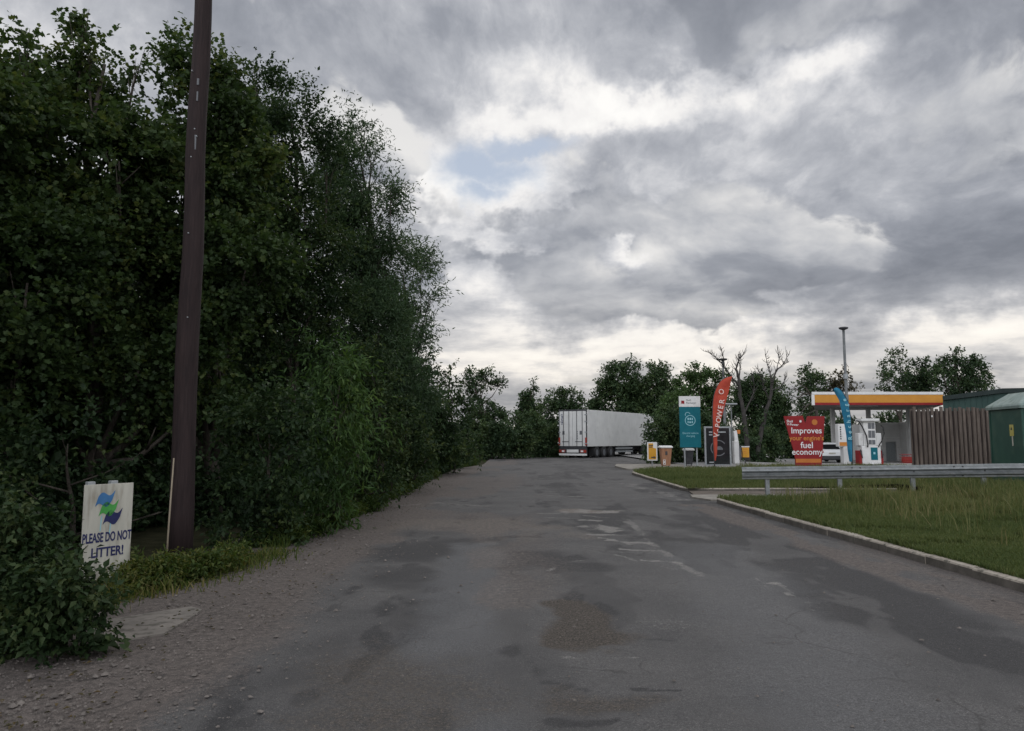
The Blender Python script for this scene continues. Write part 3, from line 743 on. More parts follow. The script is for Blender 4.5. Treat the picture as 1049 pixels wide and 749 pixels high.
# ------------------------------------------------------------------ trees and bushes
def plant(name, label, cat, lobes_px, Y, leaf, mat, group=None, seed=0, trunk=.14, bark='bark', base=None, parts=('trunk', 'crown'), deep=.5, ylist=None, fork=.35, sk=.42, **kw):
    rnd = random.Random(seed); lobes = []
    for i, (px, py, r) in enumerate(lobes_px):
        rr = r * Y / FPX; rr = max(rr * .5, rr - sk * kw.get('slen', .5))
        yy = Y + (ylist[i] if ylist else rnd.uniform(-1, 1) * deep * rr * 1.6)
        c = at(px, py, yy); lobes.append((c, (rr, rr * 1.05, rr * .95)))
    if base is None:
        bx = sum(c.x for c, r in lobes) / len(lobes); by = sum(c.y for c, r in lobes) / len(lobes)
    else: bx, by = base
    z0 = gz(bx, by) - .06
    t = thing(name, label, cat, (bx, by, z0), 0, group)
    O = Vector((bx, by, z0))
    loc = [(tuple(c - O), r) for c, r in lobes]
    limbs(parts[0], (0, 0, 0), [(Vector(c), r) for c, r in loc], trunk, M[bark], t, seed, fork)
    foliage(parts[1], loc, leaf, M[mat], t, seed, **kw)
    return t

HG = 'trees and bushes of the dense left hand wood'
SYC = dict(aspect=.85, lobed=True, nl=11, slen=.5, up=.35, droop=.35, cov=2.6, inner=.4, flat=.5, strays=.12, sk=.36)
plant('sycamore_tree', 'broad leaved dark tree at the picture edge, behind the leafy ground bush', 'tree',
      [(-45, 120, 80), (8, 95, 48), (-20, 190, 85), (28, 290, 72), (-70, 320, 95), (12, 390, 62), (-110, 210, 90), (25, 50, 20)], 11.2, .088, 'leaf_sycamore', HG, 1, .16, base=(-8.2, 11.9), **SYC)
plant('sycamore_tree', 'tallest dark broad leaved tree with a pointed leafy top, behind the litter notice', 'tree',
      [(90, 50, 30), (78, 105, 52), (122, 165, 58), (62, 225, 68), (132, 255, 58), (98, 335, 58), (42, 385, 55), (142, 380, 40), (140, 70, 16), (166, 412, 24), (174, 442, 12), (85, 24, 13), (40, 85, 22)], 12.6, .09, 'leaf_sycamore', HG, 2, .17, base=(-7.4, 13.2), **SYC)
plant('sycamore_tree', 'dark broad leaved tree whose crown is crossed by the tall wooden pole', 'tree',
      [(200, 72, 34), (214, 130, 54), (186, 195, 58), (242, 186, 54), (200, 288, 60), (252, 276, 54), (222, 366, 55), (163, 345, 30), (232, 75, 20), (192, 48, 15), (150, 395, 26)], 13.8, .092, 'leaf_sycamore', HG, 3, .16, base=(-5.8, 14.6), **SYC)
plant('field_maple', 'rounded dark green tree between the wooden pole and the feathery willow', 'tree',
      [(272, 100, 32), (308, 136, 38), (266, 176, 50), (312, 216, 50), (280, 268, 52), (292, 346, 50), (325, 300, 40), (335, 165, 24), (290, 92, 16), (262, 82, 14)], 16.8, .095, 'leaf_dark', HG, 4, .15, base=(-5.0, 17.4),
      aspect=.6, nl=12, slen=.6, up=.5, droop=.25, cov=2.6, inner=.42, strays=.16)
WIL = dict(aspect=.27, nl=16, slen=.75, up=.7, droop=.25, cov=2.3, inner=.5, flat=.2, strays=.20, sk=.12)
plant('willow_tree', 'tall feathery willow with thin upright shoots against the bright cloud', 'tree',
      [(360, 158, 22), (348, 205, 34), (385, 215, 26), (362, 262, 42), (396, 278, 30), (346, 325, 42), (388, 335, 36), (362, 392, 42), (398, 395, 30), (366, 126, 10), (400, 196, 10), (384, 160, 9)], 20, .13, 'leaf_willow', HG, 5, .14, base=(-4.3, 20.6), **WIL)
plant('willow_tree', 'leaning willow with a grey green bough reaching out over the road', 'tree',
      [(431, 276, 15), (440, 306, 10), (414, 340, 24), (416, 368, 22), (398, 402, 30), (420, 410, 22), (428, 258, 8), (434, 330, 9), (410, 300, 12), (404, 445, 30)], 25, .15, 'leaf_willow', HG, 6, .13, base=(-3.9, 25.8), **WIL)
plant('hawthorn_tree', 'dense dark small tree just beyond the leaning willow', 'tree',
      [(428, 385, 17), (440, 402, 18), (448, 432, 22), (430, 430, 24), (438, 462, 22), (456, 456, 16), (433, 366, 8)], 31, .16, 'leaf_dark', HG, 7, .12, base=(-3.7, 31.5), aspect=.6, cov=3.0, slen=.6, strays=.14)
plant('hawthorn_tree', 'far dark small tree where the left hand wood meets the road end', 'tree',
      [(460, 398, 12), (468, 420, 16), (460, 446, 20), (478, 444, 13), (474, 462, 14), (454, 380, 8)], 39, .19, 'leaf_dark', HG, 8, .12, base=(-3.0, 39.6), aspect=.6, cov=3.0, slen=.7, strays=.14)
# bushes at the foot of the wood
plant('willow_bush', 'pale green long leaved bush bulging over the verge beyond the pole', 'bush',
      [(338, 372, 34), (348, 425, 38), (334, 478, 38), (318, 525, 30), (350, 520, 24), (356, 470, 26), (360, 385, 24)], 12.6, .15, 'leaf_pale', HG, 9, .05, base=(-2.95, 12.9), parts=('stem', 'foliage'),
      aspect=.24, nl=14, slen=.7, up=.15, droop=.75, cov=2.1, inner=.45, flat=.2, strays=.1)
plant('thicket_bush', 'dark leafy bush in the gap right behind the pole foot', 'bush',
      [(250, 500, 40), (284, 540, 28), (226, 545, 24), (292, 468, 36), (262, 430, 40), (300, 430, 30), (306, 560, 14)], 10.9, .09, 'leaf_dark', HG, 10, .05, base=(-3.6, 11.2), parts=('stem', 'foliage'), aspect=.6, cov=1.9, slen=.4, strays=.14, shift=-.1)
plant('thicket_bush', 'mid green rounded bush under the feathery willow at the verge', 'bush',
      [(386, 425, 34), (392, 472, 28), (372, 500, 24), (402, 495, 14), (380, 380, 30), (366, 535, 10)], 16.2, .10, 'leaf_dark', HG, 11, .05, base=(-2.95, 16.6), parts=('stem', 'foliage'), aspect=.5, cov=2.6, slen=.5, shift=.12, strays=.12)
plant('thicket_bush', 'bushy hedge clump under the leaning willow at the verge', 'bush',
      [(420, 452, 26), (430, 482, 15), (412, 488, 14), (438, 470, 14), (408, 430, 24), (405, 505, 8)], 21.5, .12, 'leaf_dark', HG, 12, .05, base=(-2.95, 22), parts=('stem', 'foliage'), aspect=.5, cov=2.6, slen=.5, shift=.15, strays=.12)
plant('thicket_bush', 'low hedge clump at the far bend of the verge', 'bush',
      [(458, 462, 16), (474, 466, 11), (446, 478, 12), (468, 450, 12), (488, 462, 9)], 33, .15, 'leaf_dark', HG, 13, .05, base=(-2.6, 33.6), parts=('stem', 'foliage'), aspect=.5, cov=2.6, slen=.5, shift=.12, strays=.12)
plant('elder_sapling', 'thin shaded sapling in the dark hollow behind the litter notice', 'sapling',
      [(62, 445, 50), (138, 470, 36), (22, 500, 50), (110, 545, 40), (165, 525, 24), (-40, 470, 60)], 10.2, .10, 'leaf_dark', HG, 14, .05, base=(-6.3, 10.8), parts=('stem', 'foliage'), aspect=.65, cov=.45, slen=.5)
# the ground bush in front
plant('bramble_bush', 'dense leafy bramble bush sprawling on the verge in front of the litter notice', 'bush',
      [(30, 566, 46), (66, 606, 40), (28, 624, 50), (92, 630, 26), (-25, 552, 60), (58, 648, 34), (8, 660, 38), (14, 536, 26), (-60, 620, 60), (112, 618, 16), (104, 640, 16), (88, 600, 20)], 5.35, .060, 'leaf_bramble', HG, 15, .018, base=(-3.5, 5.7), parts=('stem', 'foliage'), bark='stem',
      aspect=.62, cov=2.7, nl=9, slen=.20, clumps=22, up=.35, droop=.45, inner=.4, strays=.16, deep=.45)
def big_leaves():
    rs = np.random.RandomState(31)
    t = thing('burdock_plant', 'broad flat leaved weed at the front foot of the bramble bush', 'plant', (-3.05, 5.35, -.02))
    for i in range(7):
        a = -1.9 + i * .5; L = .17 + .06 * rs.rand(); el = .35 + .3 * rs.rand()
        mb = MB(); vs = []; fs = []
        b0 = Vector((.10 * math.cos(a), .10 * math.sin(a), .06 + .04 * rs.rand())); d = Vector((math.cos(a), math.sin(a), el)); s_ = Vector((-math.sin(a), math.cos(a), 0))
        for k in range(7):
            u = k / 6; w = .42 * L * math.sin(math.pi * min(1, .12 + u * .88)) ** .8 * (1 - .25 * u); c = b0 + d * L * u + Vector((0, 0, -.5 * L * u * u))
            wob = .012 * math.sin(k * 2.4 + i)
            vs += [c + s_ * w + Vector((0, 0, .02 + wob)), c, c - s_ * w + Vector((0, 0, .02 - wob))]
        for k in range(6):
            fs += [(k * 3, k * 3 + 1, k * 3 + 4, k * 3 + 3), (k * 3 + 1, k * 3 + 2, k * 3 + 5, k * 3 + 4)]
        mb.add(vs, fs); mb.tube([(0, 0, 0), b0], [.008, .006], 5)
        o = mb.build('leaf', M['leaf_bramble'], t, True)
        at_ = o.data.attributes.new('tint', 'FLOAT', 'POINT'); at_.data.foreach_set('value', np.full(len(o.data.vertices), .25 + .3 * rs.rand(), np.float32))
big_leaves()

def undergrowth():
    rs = np.random.RandomState(45); lob = []
    for y in np.arange(7.4, 44, .9):
        for x in (-4.7, -5.8, -7.2, -8.6):
            if y < 13 and x > -7: continue
            if y < 17 and x > -5: continue
            lob.append(((x + rs.uniform(-.5, .5) + .5 * (y > 20), y + rs.uniform(-.4, .4), rs.uniform(.1, .45)), (.75, .75, rs.uniform(.45, .8))))
    foliage('undergrowth', lob, .13, M['leaf_dark'], None, 46, aspect=.6, cov=1.3, nl=10, slen=.45, shift=-.1)['kind'] = 'stuff'
undergrowth()

def wood_behind():  # leaf masses added behind the left trees to block sky light
    rs = np.random.RandomState(41); lob = []
    for y in np.arange(4, 56, 3.4):
        for x in (-9.8, -13, -16.5):
            z = rs.uniform(1.2, 3.2); hh = (5.2 if y < 25 else 4.2 - .03 * (y - 25)) + rs.uniform(-.5, .5)
            X_ = x + rs.uniform(-.8, .8) + (1.2 if y > 30 else 0)
            lob.append(((X_, y + rs.uniform(-1, 1), z), (2.0, 2.2, 2.0))); lob.append(((X_, y + rs.uniform(-1, 1), hh), (1.9, 2.0, 1.5)))
    foliage('woodland_light_block', lob, .26, M['leaf_dark'], None, 42, aspect=.6, cov=1.5, nl=10, slen=1.0)['kind'] = 'stuff'
wood_behind()

# ---- trees beyond the road end and behind the filling station
FG = 'trees beyond the road end and forecourt'
def far(name, label, px_lobes, Y, mat='leaf_far', seed=0, trunk=.25, cov=3.4, leafk=.0036, aspect=.65, cat='tree', strays=.16, parts=('trunk', 'crown'), **kw):
    kw.setdefault('sk', .30); kw.setdefault('clumps', 10); kw.setdefault('slen', Y * .010); kw.setdefault('inner', .45); kw.setdefault('nl', 10)
    return plant(name, label, cat, px_lobes, Y, Y * leafk, mat, FG, seed, trunk, parts=parts, cov=cov, aspect=aspect, strays=strays, **kw)
far('oak_tree', 'open crowned dark tree at the road end, left of the ivy covered stump', [(484, 386, 9), (500, 388, 9), (512, 394, 7), (492, 402, 10), (497, 420, 12), (508, 428, 12), (490, 432, 13), (476, 398, 8), (504, 441, 14), (486, 446, 12)], 62, seed=51, cov=2.4)
far('ivy_covered_snag', 'narrow ivy covered dead trunk with a pointed top at the road end', [(537, 408, 6), (546, 404, 5.5), (541, 416, 8), (536, 424, 8), (546, 424, 8), (547, 395, 3.2), (541, 436, 11), (534, 440, 8), (547, 390, 2)], 70, seed=52, trunk=.35, cov=3.4, slen=.4, strays=.05, parts=('trunk', 'ivy'))
far('oak_tree', 'rounded dark tree just left of the white trailer doors', [(568, 408, 9), (580, 406, 9), (590, 412, 8), (562, 420, 11), (577, 422, 13), (592, 424, 9), (570, 438, 13), (586, 440, 12), (557, 434, 10)], 78, seed=53, cov=2.6)
far('hedge_bush', 'low dark bush at the left end of the road end hedge', [(500, 452, 15), (514, 448, 14), (492, 462, 12), (510, 464, 10)], 57, seed=54, trunk=.08, cat='bush', parts=('stem', 'foliage'))
far('hedge_bush', 'tallest bush of the road end hedge, under the ivy covered stump', [(530, 440, 15), (545, 436, 13), (528, 458, 14), (542, 458, 13)], 59, mat='leaf_far', seed=55, trunk=.08, cat='bush', parts=('stem', 'foliage'), shift=.08)
far('hedge_bush', 'dark bush of the road end hedge touching the lorry rear', [(558, 446, 14), (568, 448, 11), (560, 462, 11), (572, 462, 9), (549, 462, 10)], 62, seed=56, trunk=.08, cat='bush', parts=('stem', 'foliage'))
far('oak_tree', 'tall dark tree rising behind the middle of the white trailer', [(632, 384, 14), (646, 378, 11), (622, 396, 12), (640, 402, 17), (618, 412, 12), (634, 420, 18), (654, 398, 12), (650, 416, 15), (608, 418, 8), (600, 428, 10)], 92, seed=57, trunk=.4, cov=3.0)
far('oak_tree', 'tall dark tree with an upright crown behind the front of the trailer', [(676, 380, 11), (668, 394, 12), (682, 396, 12), (674, 412, 16), (688, 414, 12), (664, 420, 13), (678, 430, 15)], 90, seed=58, trunk=.35, cov=3.0)
far('ash_tree', 'lighter green tree behind the teal panel sign', [(716, 384, 11), (704, 394, 13), (726, 392, 12), (696, 412, 17), (718, 412, 18), (736, 408, 13), (690, 430, 17), (708, 436, 18), (730, 432, 18), (740, 386, 8)], 60, mat='leaf_farpale', seed=59, trunk=.25, cov=2.8, shift=-.05)
far('hazel_bush', 'broad bush hiding the front of the white lorry', [(681, 441, 16), (691, 431, 15), (672, 455, 12), (686, 458, 17), (666, 467, 8), (702, 448, 18), (694, 466, 12), (677, 470, 9)], 45, mat='leaf_far', seed=60, trunk=.08, cat='bush', parts=('stem', 'foliage'), cov=3, shift=.12)
far('laurel_bush', 'dark clipped bush behind the posts of the teal panel sign', [(708, 448, 17), (722, 444, 17), (712, 466, 12), (726, 464, 13), (738, 452, 15), (740, 468, 11)], 47, seed=61, trunk=.08, cat='bush', parts=('stem', 'foliage'), cov=3.2, shift=-.1)
far('oak_tree', 'big ivy dark tree behind the bare branched dead tree', [(778, 396, 14), (792, 404, 14), (768, 410, 16), (784, 422, 19), (798, 420, 10), (764, 430, 18), (780, 440, 18), (758, 410, 10), (770, 392, 9), (796, 436, 12)], 64, seed=62, trunk=.35, cov=3.0)
far('hedge_bush', 'dark hedge clump behind the yellow air machine', [(764, 452, 15), (778, 454, 15), (768, 466, 10), (790, 456, 13), (784, 468, 9)], 60, seed=63, trunk=.08, cat='bush', parts=('stem', 'foliage'), cov=3)
far('hedge_bush', 'dark hedge clump behind the red promotional board', [(804, 452, 14), (818, 446, 14), (810, 464, 11), (830, 440, 13), (836, 456, 14), (824, 464, 11)], 78, seed=64, trunk=.08, cat='bush', parts=('stem', 'foliage'), cov=3)
far('hedge_bush', 'dark hedge clump behind the white car, under the canopy', [(846, 438, 14), (858, 446, 14), (852, 460, 12), (866, 440, 12), (842, 454, 10)], 82, seed=65, trunk=.08, cat='bush', parts=('stem', 'foliage'), cov=3)
far('oak_tree', 'dark round tree above the white left end of the canopy', [(828, 384, 9), (836, 392, 9), (824, 396, 8), (834, 404, 9), (830, 418, 12), (840, 422, 10)], 88, seed=66, trunk=.25, cov=2.7)
far('oak_tree', 'brown tinged thin tree left of the tall lamp post', [(856, 388, 8), (864, 386, 7), (850, 394, 8), (866, 396, 8), (858, 402, 9), (848, 406, 7), (876, 398, 5)], 90, mat='leaf_brown', seed=67, trunk=.22, cov=1.9, shift=-.15)
far('birch_tree', 'thin see through tree, highest above the middle of the canopy', [(918, 362, 7), (924, 374, 8), (912, 378, 9), (908, 390, 9), (922, 392, 9), (914, 402, 10), (926, 358, 4), (928, 384, 6)], 84, seed=68, trunk=.2, cov=1.5)
far('birch_tree', 'loose crowned tree between the see through tree and the broad round one', [(944, 374, 7), (938, 384, 8), (950, 382, 8), (942, 396, 11), (952, 396, 8), (932, 398, 9)], 86, seed=69, trunk=.2, cov=3.0)
far('oak_tree', 'broad round dark tree above the green roofed building', [(972, 374, 11), (988, 372, 10), (1000, 378, 9), (966, 386, 11), (982, 388, 13), (998, 390, 11), (1010, 390, 7), (972, 402, 11), (994, 402, 12), (978, 364, 6)], 82, seed=70, trunk=.3, cov=2.5)
far('hedge_bush', 'distant tree clump seen under the canopy right of the pump', [(906, 430, 7), (916, 428, 7), (925, 428, 6.5), (898, 434, 7), (914, 440, 9), (926, 438, 7)], 130, seed=71, trunk=.15, cat='bush', parts=('stem', 'foliage'), cov=3)

def distant():
    rs = np.random.RandomState(77); lob = []
    for a in np.linspace(-180, 180, 150):
        if abs(a) < 6: rr = 150
        else: rr = 150 + rs.uniform(-12, 25)
        x, y = rr * math.sin(R(a)), rr * math.cos(R(a)); r = rs.uniform(3.0, 4.6) * (.8 if y > 0 else 1.2)
        lob.append(((x, y, r * .3 - .7), (r * 1.6, r * 1.6, r)))
    foliage('treeline', lob, .9, M['leaf_far'], None, 78, aspect=.7, cov=1.7, nl=8, slen=2.0, strays=.1)['kind'] = 'stuff'
distant()

# ---- the dead tree
def dead_tree():
    Y = 54; base = at(770, 477, Y); base.z = gz(base.x, Y) - .05
    t = thing('dead_tree', 'bare dead tree with pale forked branches behind the red feather flag', 'dead tree', base)
    rnd = random.Random(5); tr = MB(); br = MB()
    def P(px, py, dy=0): return at(px, py, Y + dy) - base
    k = Y / FPX
    runs = [([(766, 478), (765, 450), (762, 425), (758, 405), (757, 388)], 4.2, 2.2, 0, tr), ([(776, 478), (778, 450), (783, 428), (789, 408), (791, 392)], 4.0, 2.0, .6, tr),
            ([(757, 388), (754, 378), (757, 368), (762, 362)], 2.0, .5, 0, br), ([(758, 396), (749, 386), (741, 374), (733, 366), (726, 361)], 1.6, .35, -1.2, br), ([(742, 375), (741, 366), (739, 358)], .8, .25, -1.2, br),
            ([(757, 388), (758, 376), (756, 364)], 1.3, .3, .4, br), ([(759, 402), (751, 392), (744, 388), (738, 380)], 1.0, .3, 1.4, br),
            ([(791, 392), (795, 380), (802, 373), (808, 364)], 1.6, .3, .6, br), ([(791, 394), (789, 382), (786, 372), (784, 364)], 1.3, .3, 1.4, br), ([(795, 380), (798, 370), (797, 361)], .8, .25, 0, br), ([(802, 373), (808, 371)], .6, .2, .8, br),
            ([(788, 410), (782, 396), (780, 386), (776, 378)], 1.2, .3, -.8, br), ([(762, 424), (770, 408), (773, 396), (771, 384)], 1.4, .3, 1, br), ([(790, 400), (800, 396), (806, 386)], .9, .25, 1.6, br)]
    for pts, r0, r1, dy, mb in runs:
        n = len(pts); fine = []
        q = [P(*p, dy * i / max(1, n - 1) * 2) for i, p in enumerate(pts)]
        for i in range(n - 1):
            for s_ in range(4):
                fine.append(q[i].lerp(q[i + 1], s_ / 4) + Vector((rnd.uniform(-1, 1), rnd.uniform(-1, 1), rnd.uniform(-1, 1))) * k * (.45 if i + s_ else 0))
        fine.append(q[-1]); m = len(fine)
        mb.tube(fine, [(r0 + (r1 - r0) * (i / (m - 1)) ** .8) * k * (.72 if mb is tr else .72) for i in range(m)], 7)
        if mb is br:
            for i in range(3, m):
                for _q in range(2):
                    d = (fine[i] - fine[i - 1]).normalized(); v = Vector((rnd.uniform(-1, 1), rnd.uniform(-1, 1), rnd.uniform(-.2, 1))).normalized()
                    L = rnd.uniform(3, 9) * k; a = fine[i]; b = a + (d * .5 + v * .9) * L * .55; c = b + (d * .4 + v * .6 + Vector((0, 0, .45))) * L * .5
                    mb.tube([a, b, c], [.32 * k, .22 * k, .10 * k], 5)
                    mb.tube([b, b + (v * .3 + Vector((rnd.uniform(-1, 1), rnd.uniform(-1, 1), .6))).normalized() * L * .4], [.16 * k, .08 * k], 4)
    foliage('ivy', [((P(px, py, .3)), (r * k, r * k, r * k)) for px, py, r in ((765, 466, 5), (764, 452, 4.5), (776, 466, 5), (778, 452, 4.5), (761, 436, 4), (782, 438, 4), (771, 472, 6), (786, 422, 3))], .24, M['leaf_far'], t, 91, cov=2.2, slen=.5, clumps=9)
    tr.build('trunk', M['deadbark'], t, True); br.build('branch', M['deadbark'], t, True)
    # second smaller bare bough hanging out left of the canopy
    b2 = at(836, 470, 76); b2.z = gz(b2.x, 76)
    t2 = thing('dead_tree', 'bare drooping dead tree left of the canopy end', 'dead tree', b2); mb = MB(); tr2 = MB(); k = 76 / FPX
    Q = lambda px, py: at(px, py, 76 + rnd.uniform(-1, 1)) - b2
    tr2.tube([Vector((0, 0, 0)), Q(837, 440), Q(836, 412), Q(830, 404)], [2.4 * k, 2 * k, 1.5 * k, 1 * k], 7)
    for pts in ([(830, 404), (822, 403), (815, 398), (809, 399)], [(824, 403), (818, 408), (811, 405)], [(833, 412), (826, 416), (820, 424), (816, 426)], [(836, 420), (828, 424), (822, 432)], [(830, 404), (826, 398), (820, 394)]):
        q = [Q(*p) for p in pts]; mb.tube(q, [(.9 - .6 * i / (len(q) - 1)) * k for i in range(len(q))], 5)
        for p_ in q[1:]:
            for _ in range(2): mb.tube([p_, p_ + Vector((rnd.uniform(-1, .4), rnd.uniform(-1, 1), rnd.uniform(-.8, .6))) * 6 * k], [.3 * k, .12 * k], 4)
    tr2.build('trunk', M['bark'], t2, True); mb.build('branch', M['bark'], t2, True)
dead_tree()
# ------------------------------------------------------------------ left verge furniture
def telegraph_pole():
    t = thing('telegraph_pole', 'tall reddish brown wooden pole standing in the weeds of the left verge', 'pole', (-4.18, 9.5, -.05))
    mb = MB(); n = 14; rnd = random.Random(2)
    mb.tube([(.012 * math.sin(i * 1.3), .01 * math.cos(i * 1.9), 9.2 * i / n) for i in range(n + 1)], [.152 - .05 * i / n + rnd.uniform(-.003, .003) for i in range(n + 1)], 20)
    mb.build('post', M['pole'], t, True)
    for z, w, h in ((5.42, .028, .20), (6.25, .026, .09), (6.05, .02, .13)):
        m2 = MB(); m2.box(-w / 2 + .03, w / 2 + .03, -.152 + .005 * z, -.147 + .005 * z + .02, z - h / 2, z + h / 2, .002); m2.build('identification_plate', M['greyd'], t)
    for x, z in ((.02, 5.60), (-.01, 5.22), (.05, 5.5), (0, 4.2), (.04, 3.1), (-.05, 6.4)):
        m2 = MB(); m2.tube([(x, -.16 + .0045 * z, z), (x, -.135 + .0045 * z, z)], .008, 8); m2.build('nail', M['grey'], t)
telegraph_pole()

def rod():
    p = ground_at(178, 590); t = thing('marker_rod', 'thin pale upright rod leaning beside the wooden pole', 'rod', (-3.98, 8.72, 0))
    mb = MB(); mb.tube([(0, 0, 0), (.01, 0, .5), (.03, .01, 1.28)], [.011, .010, .008], 8); mb.build('shaft', M['rod'], t, True)
    m2 = MB(); m2.tube([(0, 0, -.02), (0, 0, .03), (0, 0, .11), (.002, 0, .13)], [.035, .032, .020, .012], 10); m2.build('foot', M['rod'], t, True)
rod()

def litter_notice():
    a = at(87, 497, 7.30); b = at(137, 494.5, 7.72); w = (b - a).length; rz = math.atan2(b.y - a.y, b.x - a.x)
    t = thing('notice_board', 'weathered white notice with blue lettering asking people not to litter', 'sign', (a.x, a.y, 0), rz)
    zt = a.z; h = .93; mb = MB(); mb.box(0, w, 0, .014, zt - h, zt, .002); mb.build('board', M['board'], t)
    for x in (.16 * w, .62 * w):
        p = MB(); p.box(x - .035, x + .035, .017, .08, -.1, zt + .028, .004); p.build('post', M['grey'], t)
    k = h / 93.0   # metres per pixel on the board
    s = w / 50.0
    def wave(cx, cz, m, nm):
        W, Hh = 17 * s, 11.5 * k; up = []; lo = []
        for i in range(13):
            u = i / 12; x = cx + (u - .5) * W; dz = .26 * Hh * math.sin(u * 6.28 + .3) + (u - .5) * .5 * Hh
            tap = .5 * Hh * (1 - .55 * abs(u - .5) ** 1.5)
            up.append((x + .16 * W * (.5 if True else 0), cz + dz + tap)); lo.append((x - .16 * W * .5, cz + dz - tap))
        q = MB(); q.prism(lo + up[::-1], -.004, -.0005); q.build(nm, m, t)
    wave(21 * s, zt - 15 * k, M['blue'], 'emblem_flag'); wave(25 * s, zt - 24.5 * k, M['green'], 'emblem_flag'); wave(29.5 * s, zt - 33 * k, M['navy'], 'emblem_flag')
    for x, z0, z1 in ((17.5, 31, 46), (27, 36, 50)):
        q = MB(); q.prism([(x * s - .006, zt - z1 * k), (x * s + .004, zt - z1 * k), (x * s + .012, zt - z0 * k), (x * s + .002, zt - z0 * k)], -.0025, -.0005); q.build('emblem_pole', M['paleink'], t)
    text('lettering', 'PLEASE DO NOT', .128, M['navy'], t, 25 * s, zt - 52.5 * k, -.002, 0, sx=w * .94 / .90, name_depth=.0012, bold=.0035)
    text('lettering', 'LITTER!', .128, M['navy'], t, 26 * s, zt - 67 * k, -.002, 0, sx=.78, name_depth=.0012, bold=.0035)
litter_notice()

# ------------------------------------------------------------------ crash barrier
def guardrail():
    pts = [at(760, 485, 18.9), at(861, 485, 18.45), at(936, 485, 18.0), at(1049, 485, 17.3), at(1200, 485, 16.4)]
    zt = [.80, .845, .885, .945, 1.0]
    P = [Vector((p.x, p.y, z)) for p, z in zip(pts, zt)]
    t = thing('guardrail', 'long galvanised steel crash barrier along the rough grass on the right', 'crash barrier', (P[0].x, P[0].y, 0)); O = Vector((P[0].x, P[0].y, 0))
    prof = [(0, 0), (.012, -.012), (.014, -.045), (.075, -.075), (.08, -.105), (.014, -.135), (.004, -.155), (.014, -.175), (.08, -.205), (.075, -.235), (.014, -.265), (.012, -.298), (0, -.31)]
    mb = MB(); vs = []; fs = []; path = []
    for a, b in zip(P[:-1], P[1:]):
        for i in range(5): path.append(a.lerp(b, i / 5))
    path.append(P[-1]); m = len(prof); rnd = random.Random(9)
    for i, p in enumerate(path):
        d = (path[min(i + 1, len(path) - 1)] - path[max(i - 1, 0)]).normalized(); nrm = Vector((d.y, -d.x, 0)).normalized()
        jz = rnd.uniform(-.004, .004)
        for q, r in prof: vs.append(p - O + nrm * q + Vector((0, 0, r + jz)))
        for q, r in prof: vs.append(p - O + nrm * (q - .006) + Vector((0, 0, r + jz)))
    for i in range(len(path) - 1):
        for k in range(m - 1):
            a = i * 2 * m + k; b = (i + 1) * 2 * m + k
            fs.append((a, b, b + 1, a + 1)); fs.append((a + m, a + m + 1, b + m + 1, b + m))
        for k in (0, m - 1):
            a = i * 2 * m + k; b = (i + 1) * 2 * m + k; fs.append((a, a + m, b + m, b))
    for e in (0, (len(path) - 1) * 2 * m):
        for k in range(m - 1): fs.append((e + k, e + k + 1, e + m + k + 1, e + m + k))
    mb.add(vs, fs); mb.build('beam', M['galv'], t)
    for px in (787, 861, 936, 1010, 1085, 1160):
        xx = (px - 760) / (1200 - 760); acc = [0]
        i = max(0, min(3, next((k for k, e in enumerate((861, 936, 1049, 1201)) if px < e), 3))); ends = (760, 861, 936, 1049, 1200)
        q = P[i].lerp(P[i + 1], (px - ends[i]) / (ends[i + 1] - ends[i])) - O
        p = MB(); y0 = q.y + .035
        p.box(q.x - .05, q.x + .05, y0, y0 + .006, -.15, q.z - .02); p.box(q.x - .05, q.x - .044, y0 + .007, y0 + .06, -.15, q.z - .02); p.box(q.x + .044, q.x + .05, y0 + .007, y0 + .06, -.15, q.z - .02)
        po = p.build('post', M['galv'], t)
        s = MB(); s.box(q.x - .04, q.x + .04, y0 - .031, y0 - .002, q.z - .27, q.z - .05); s.build('spacer', M['galv'], po)
        b = MB(); b.tube([(q.x, y0 - .062, q.z - .155), (q.x, y0 - .03, q.z - .155)], .016, 8); b.build('bolt', M['dark'], po)
    for f in (.30, .62):
        q = path[int(f * (len(path) - 1))] - O
        for dz in (-.05, -.26):
            for dx in (-.10, .10):
                b = MB(); b.tube([(q.x + dx, q.y - .10, q.z + dz), (q.x + dx, q.y - .05, q.z + dz)], .014, 7); b.build('bolt', M['dark'], t)
guardrail()

# ------------------------------------------------------------------ signs and flags by the side entrance
def px_thing(name, label, cat, px, py, Y, group=None, rz=0.0):
    b = at(px, py, Y); b.z = gz(b.x, b.y) + (.09 if 9.5 > b.x > 5.5 and b.y < 43 else .10)
    t = thing(name, label, cat, b, rz, group); k = Y / FPX
    return t, b, k, (lambda x, y: ((x - px) * k * 1.0, (at(x, y, Y).z - b.z)))

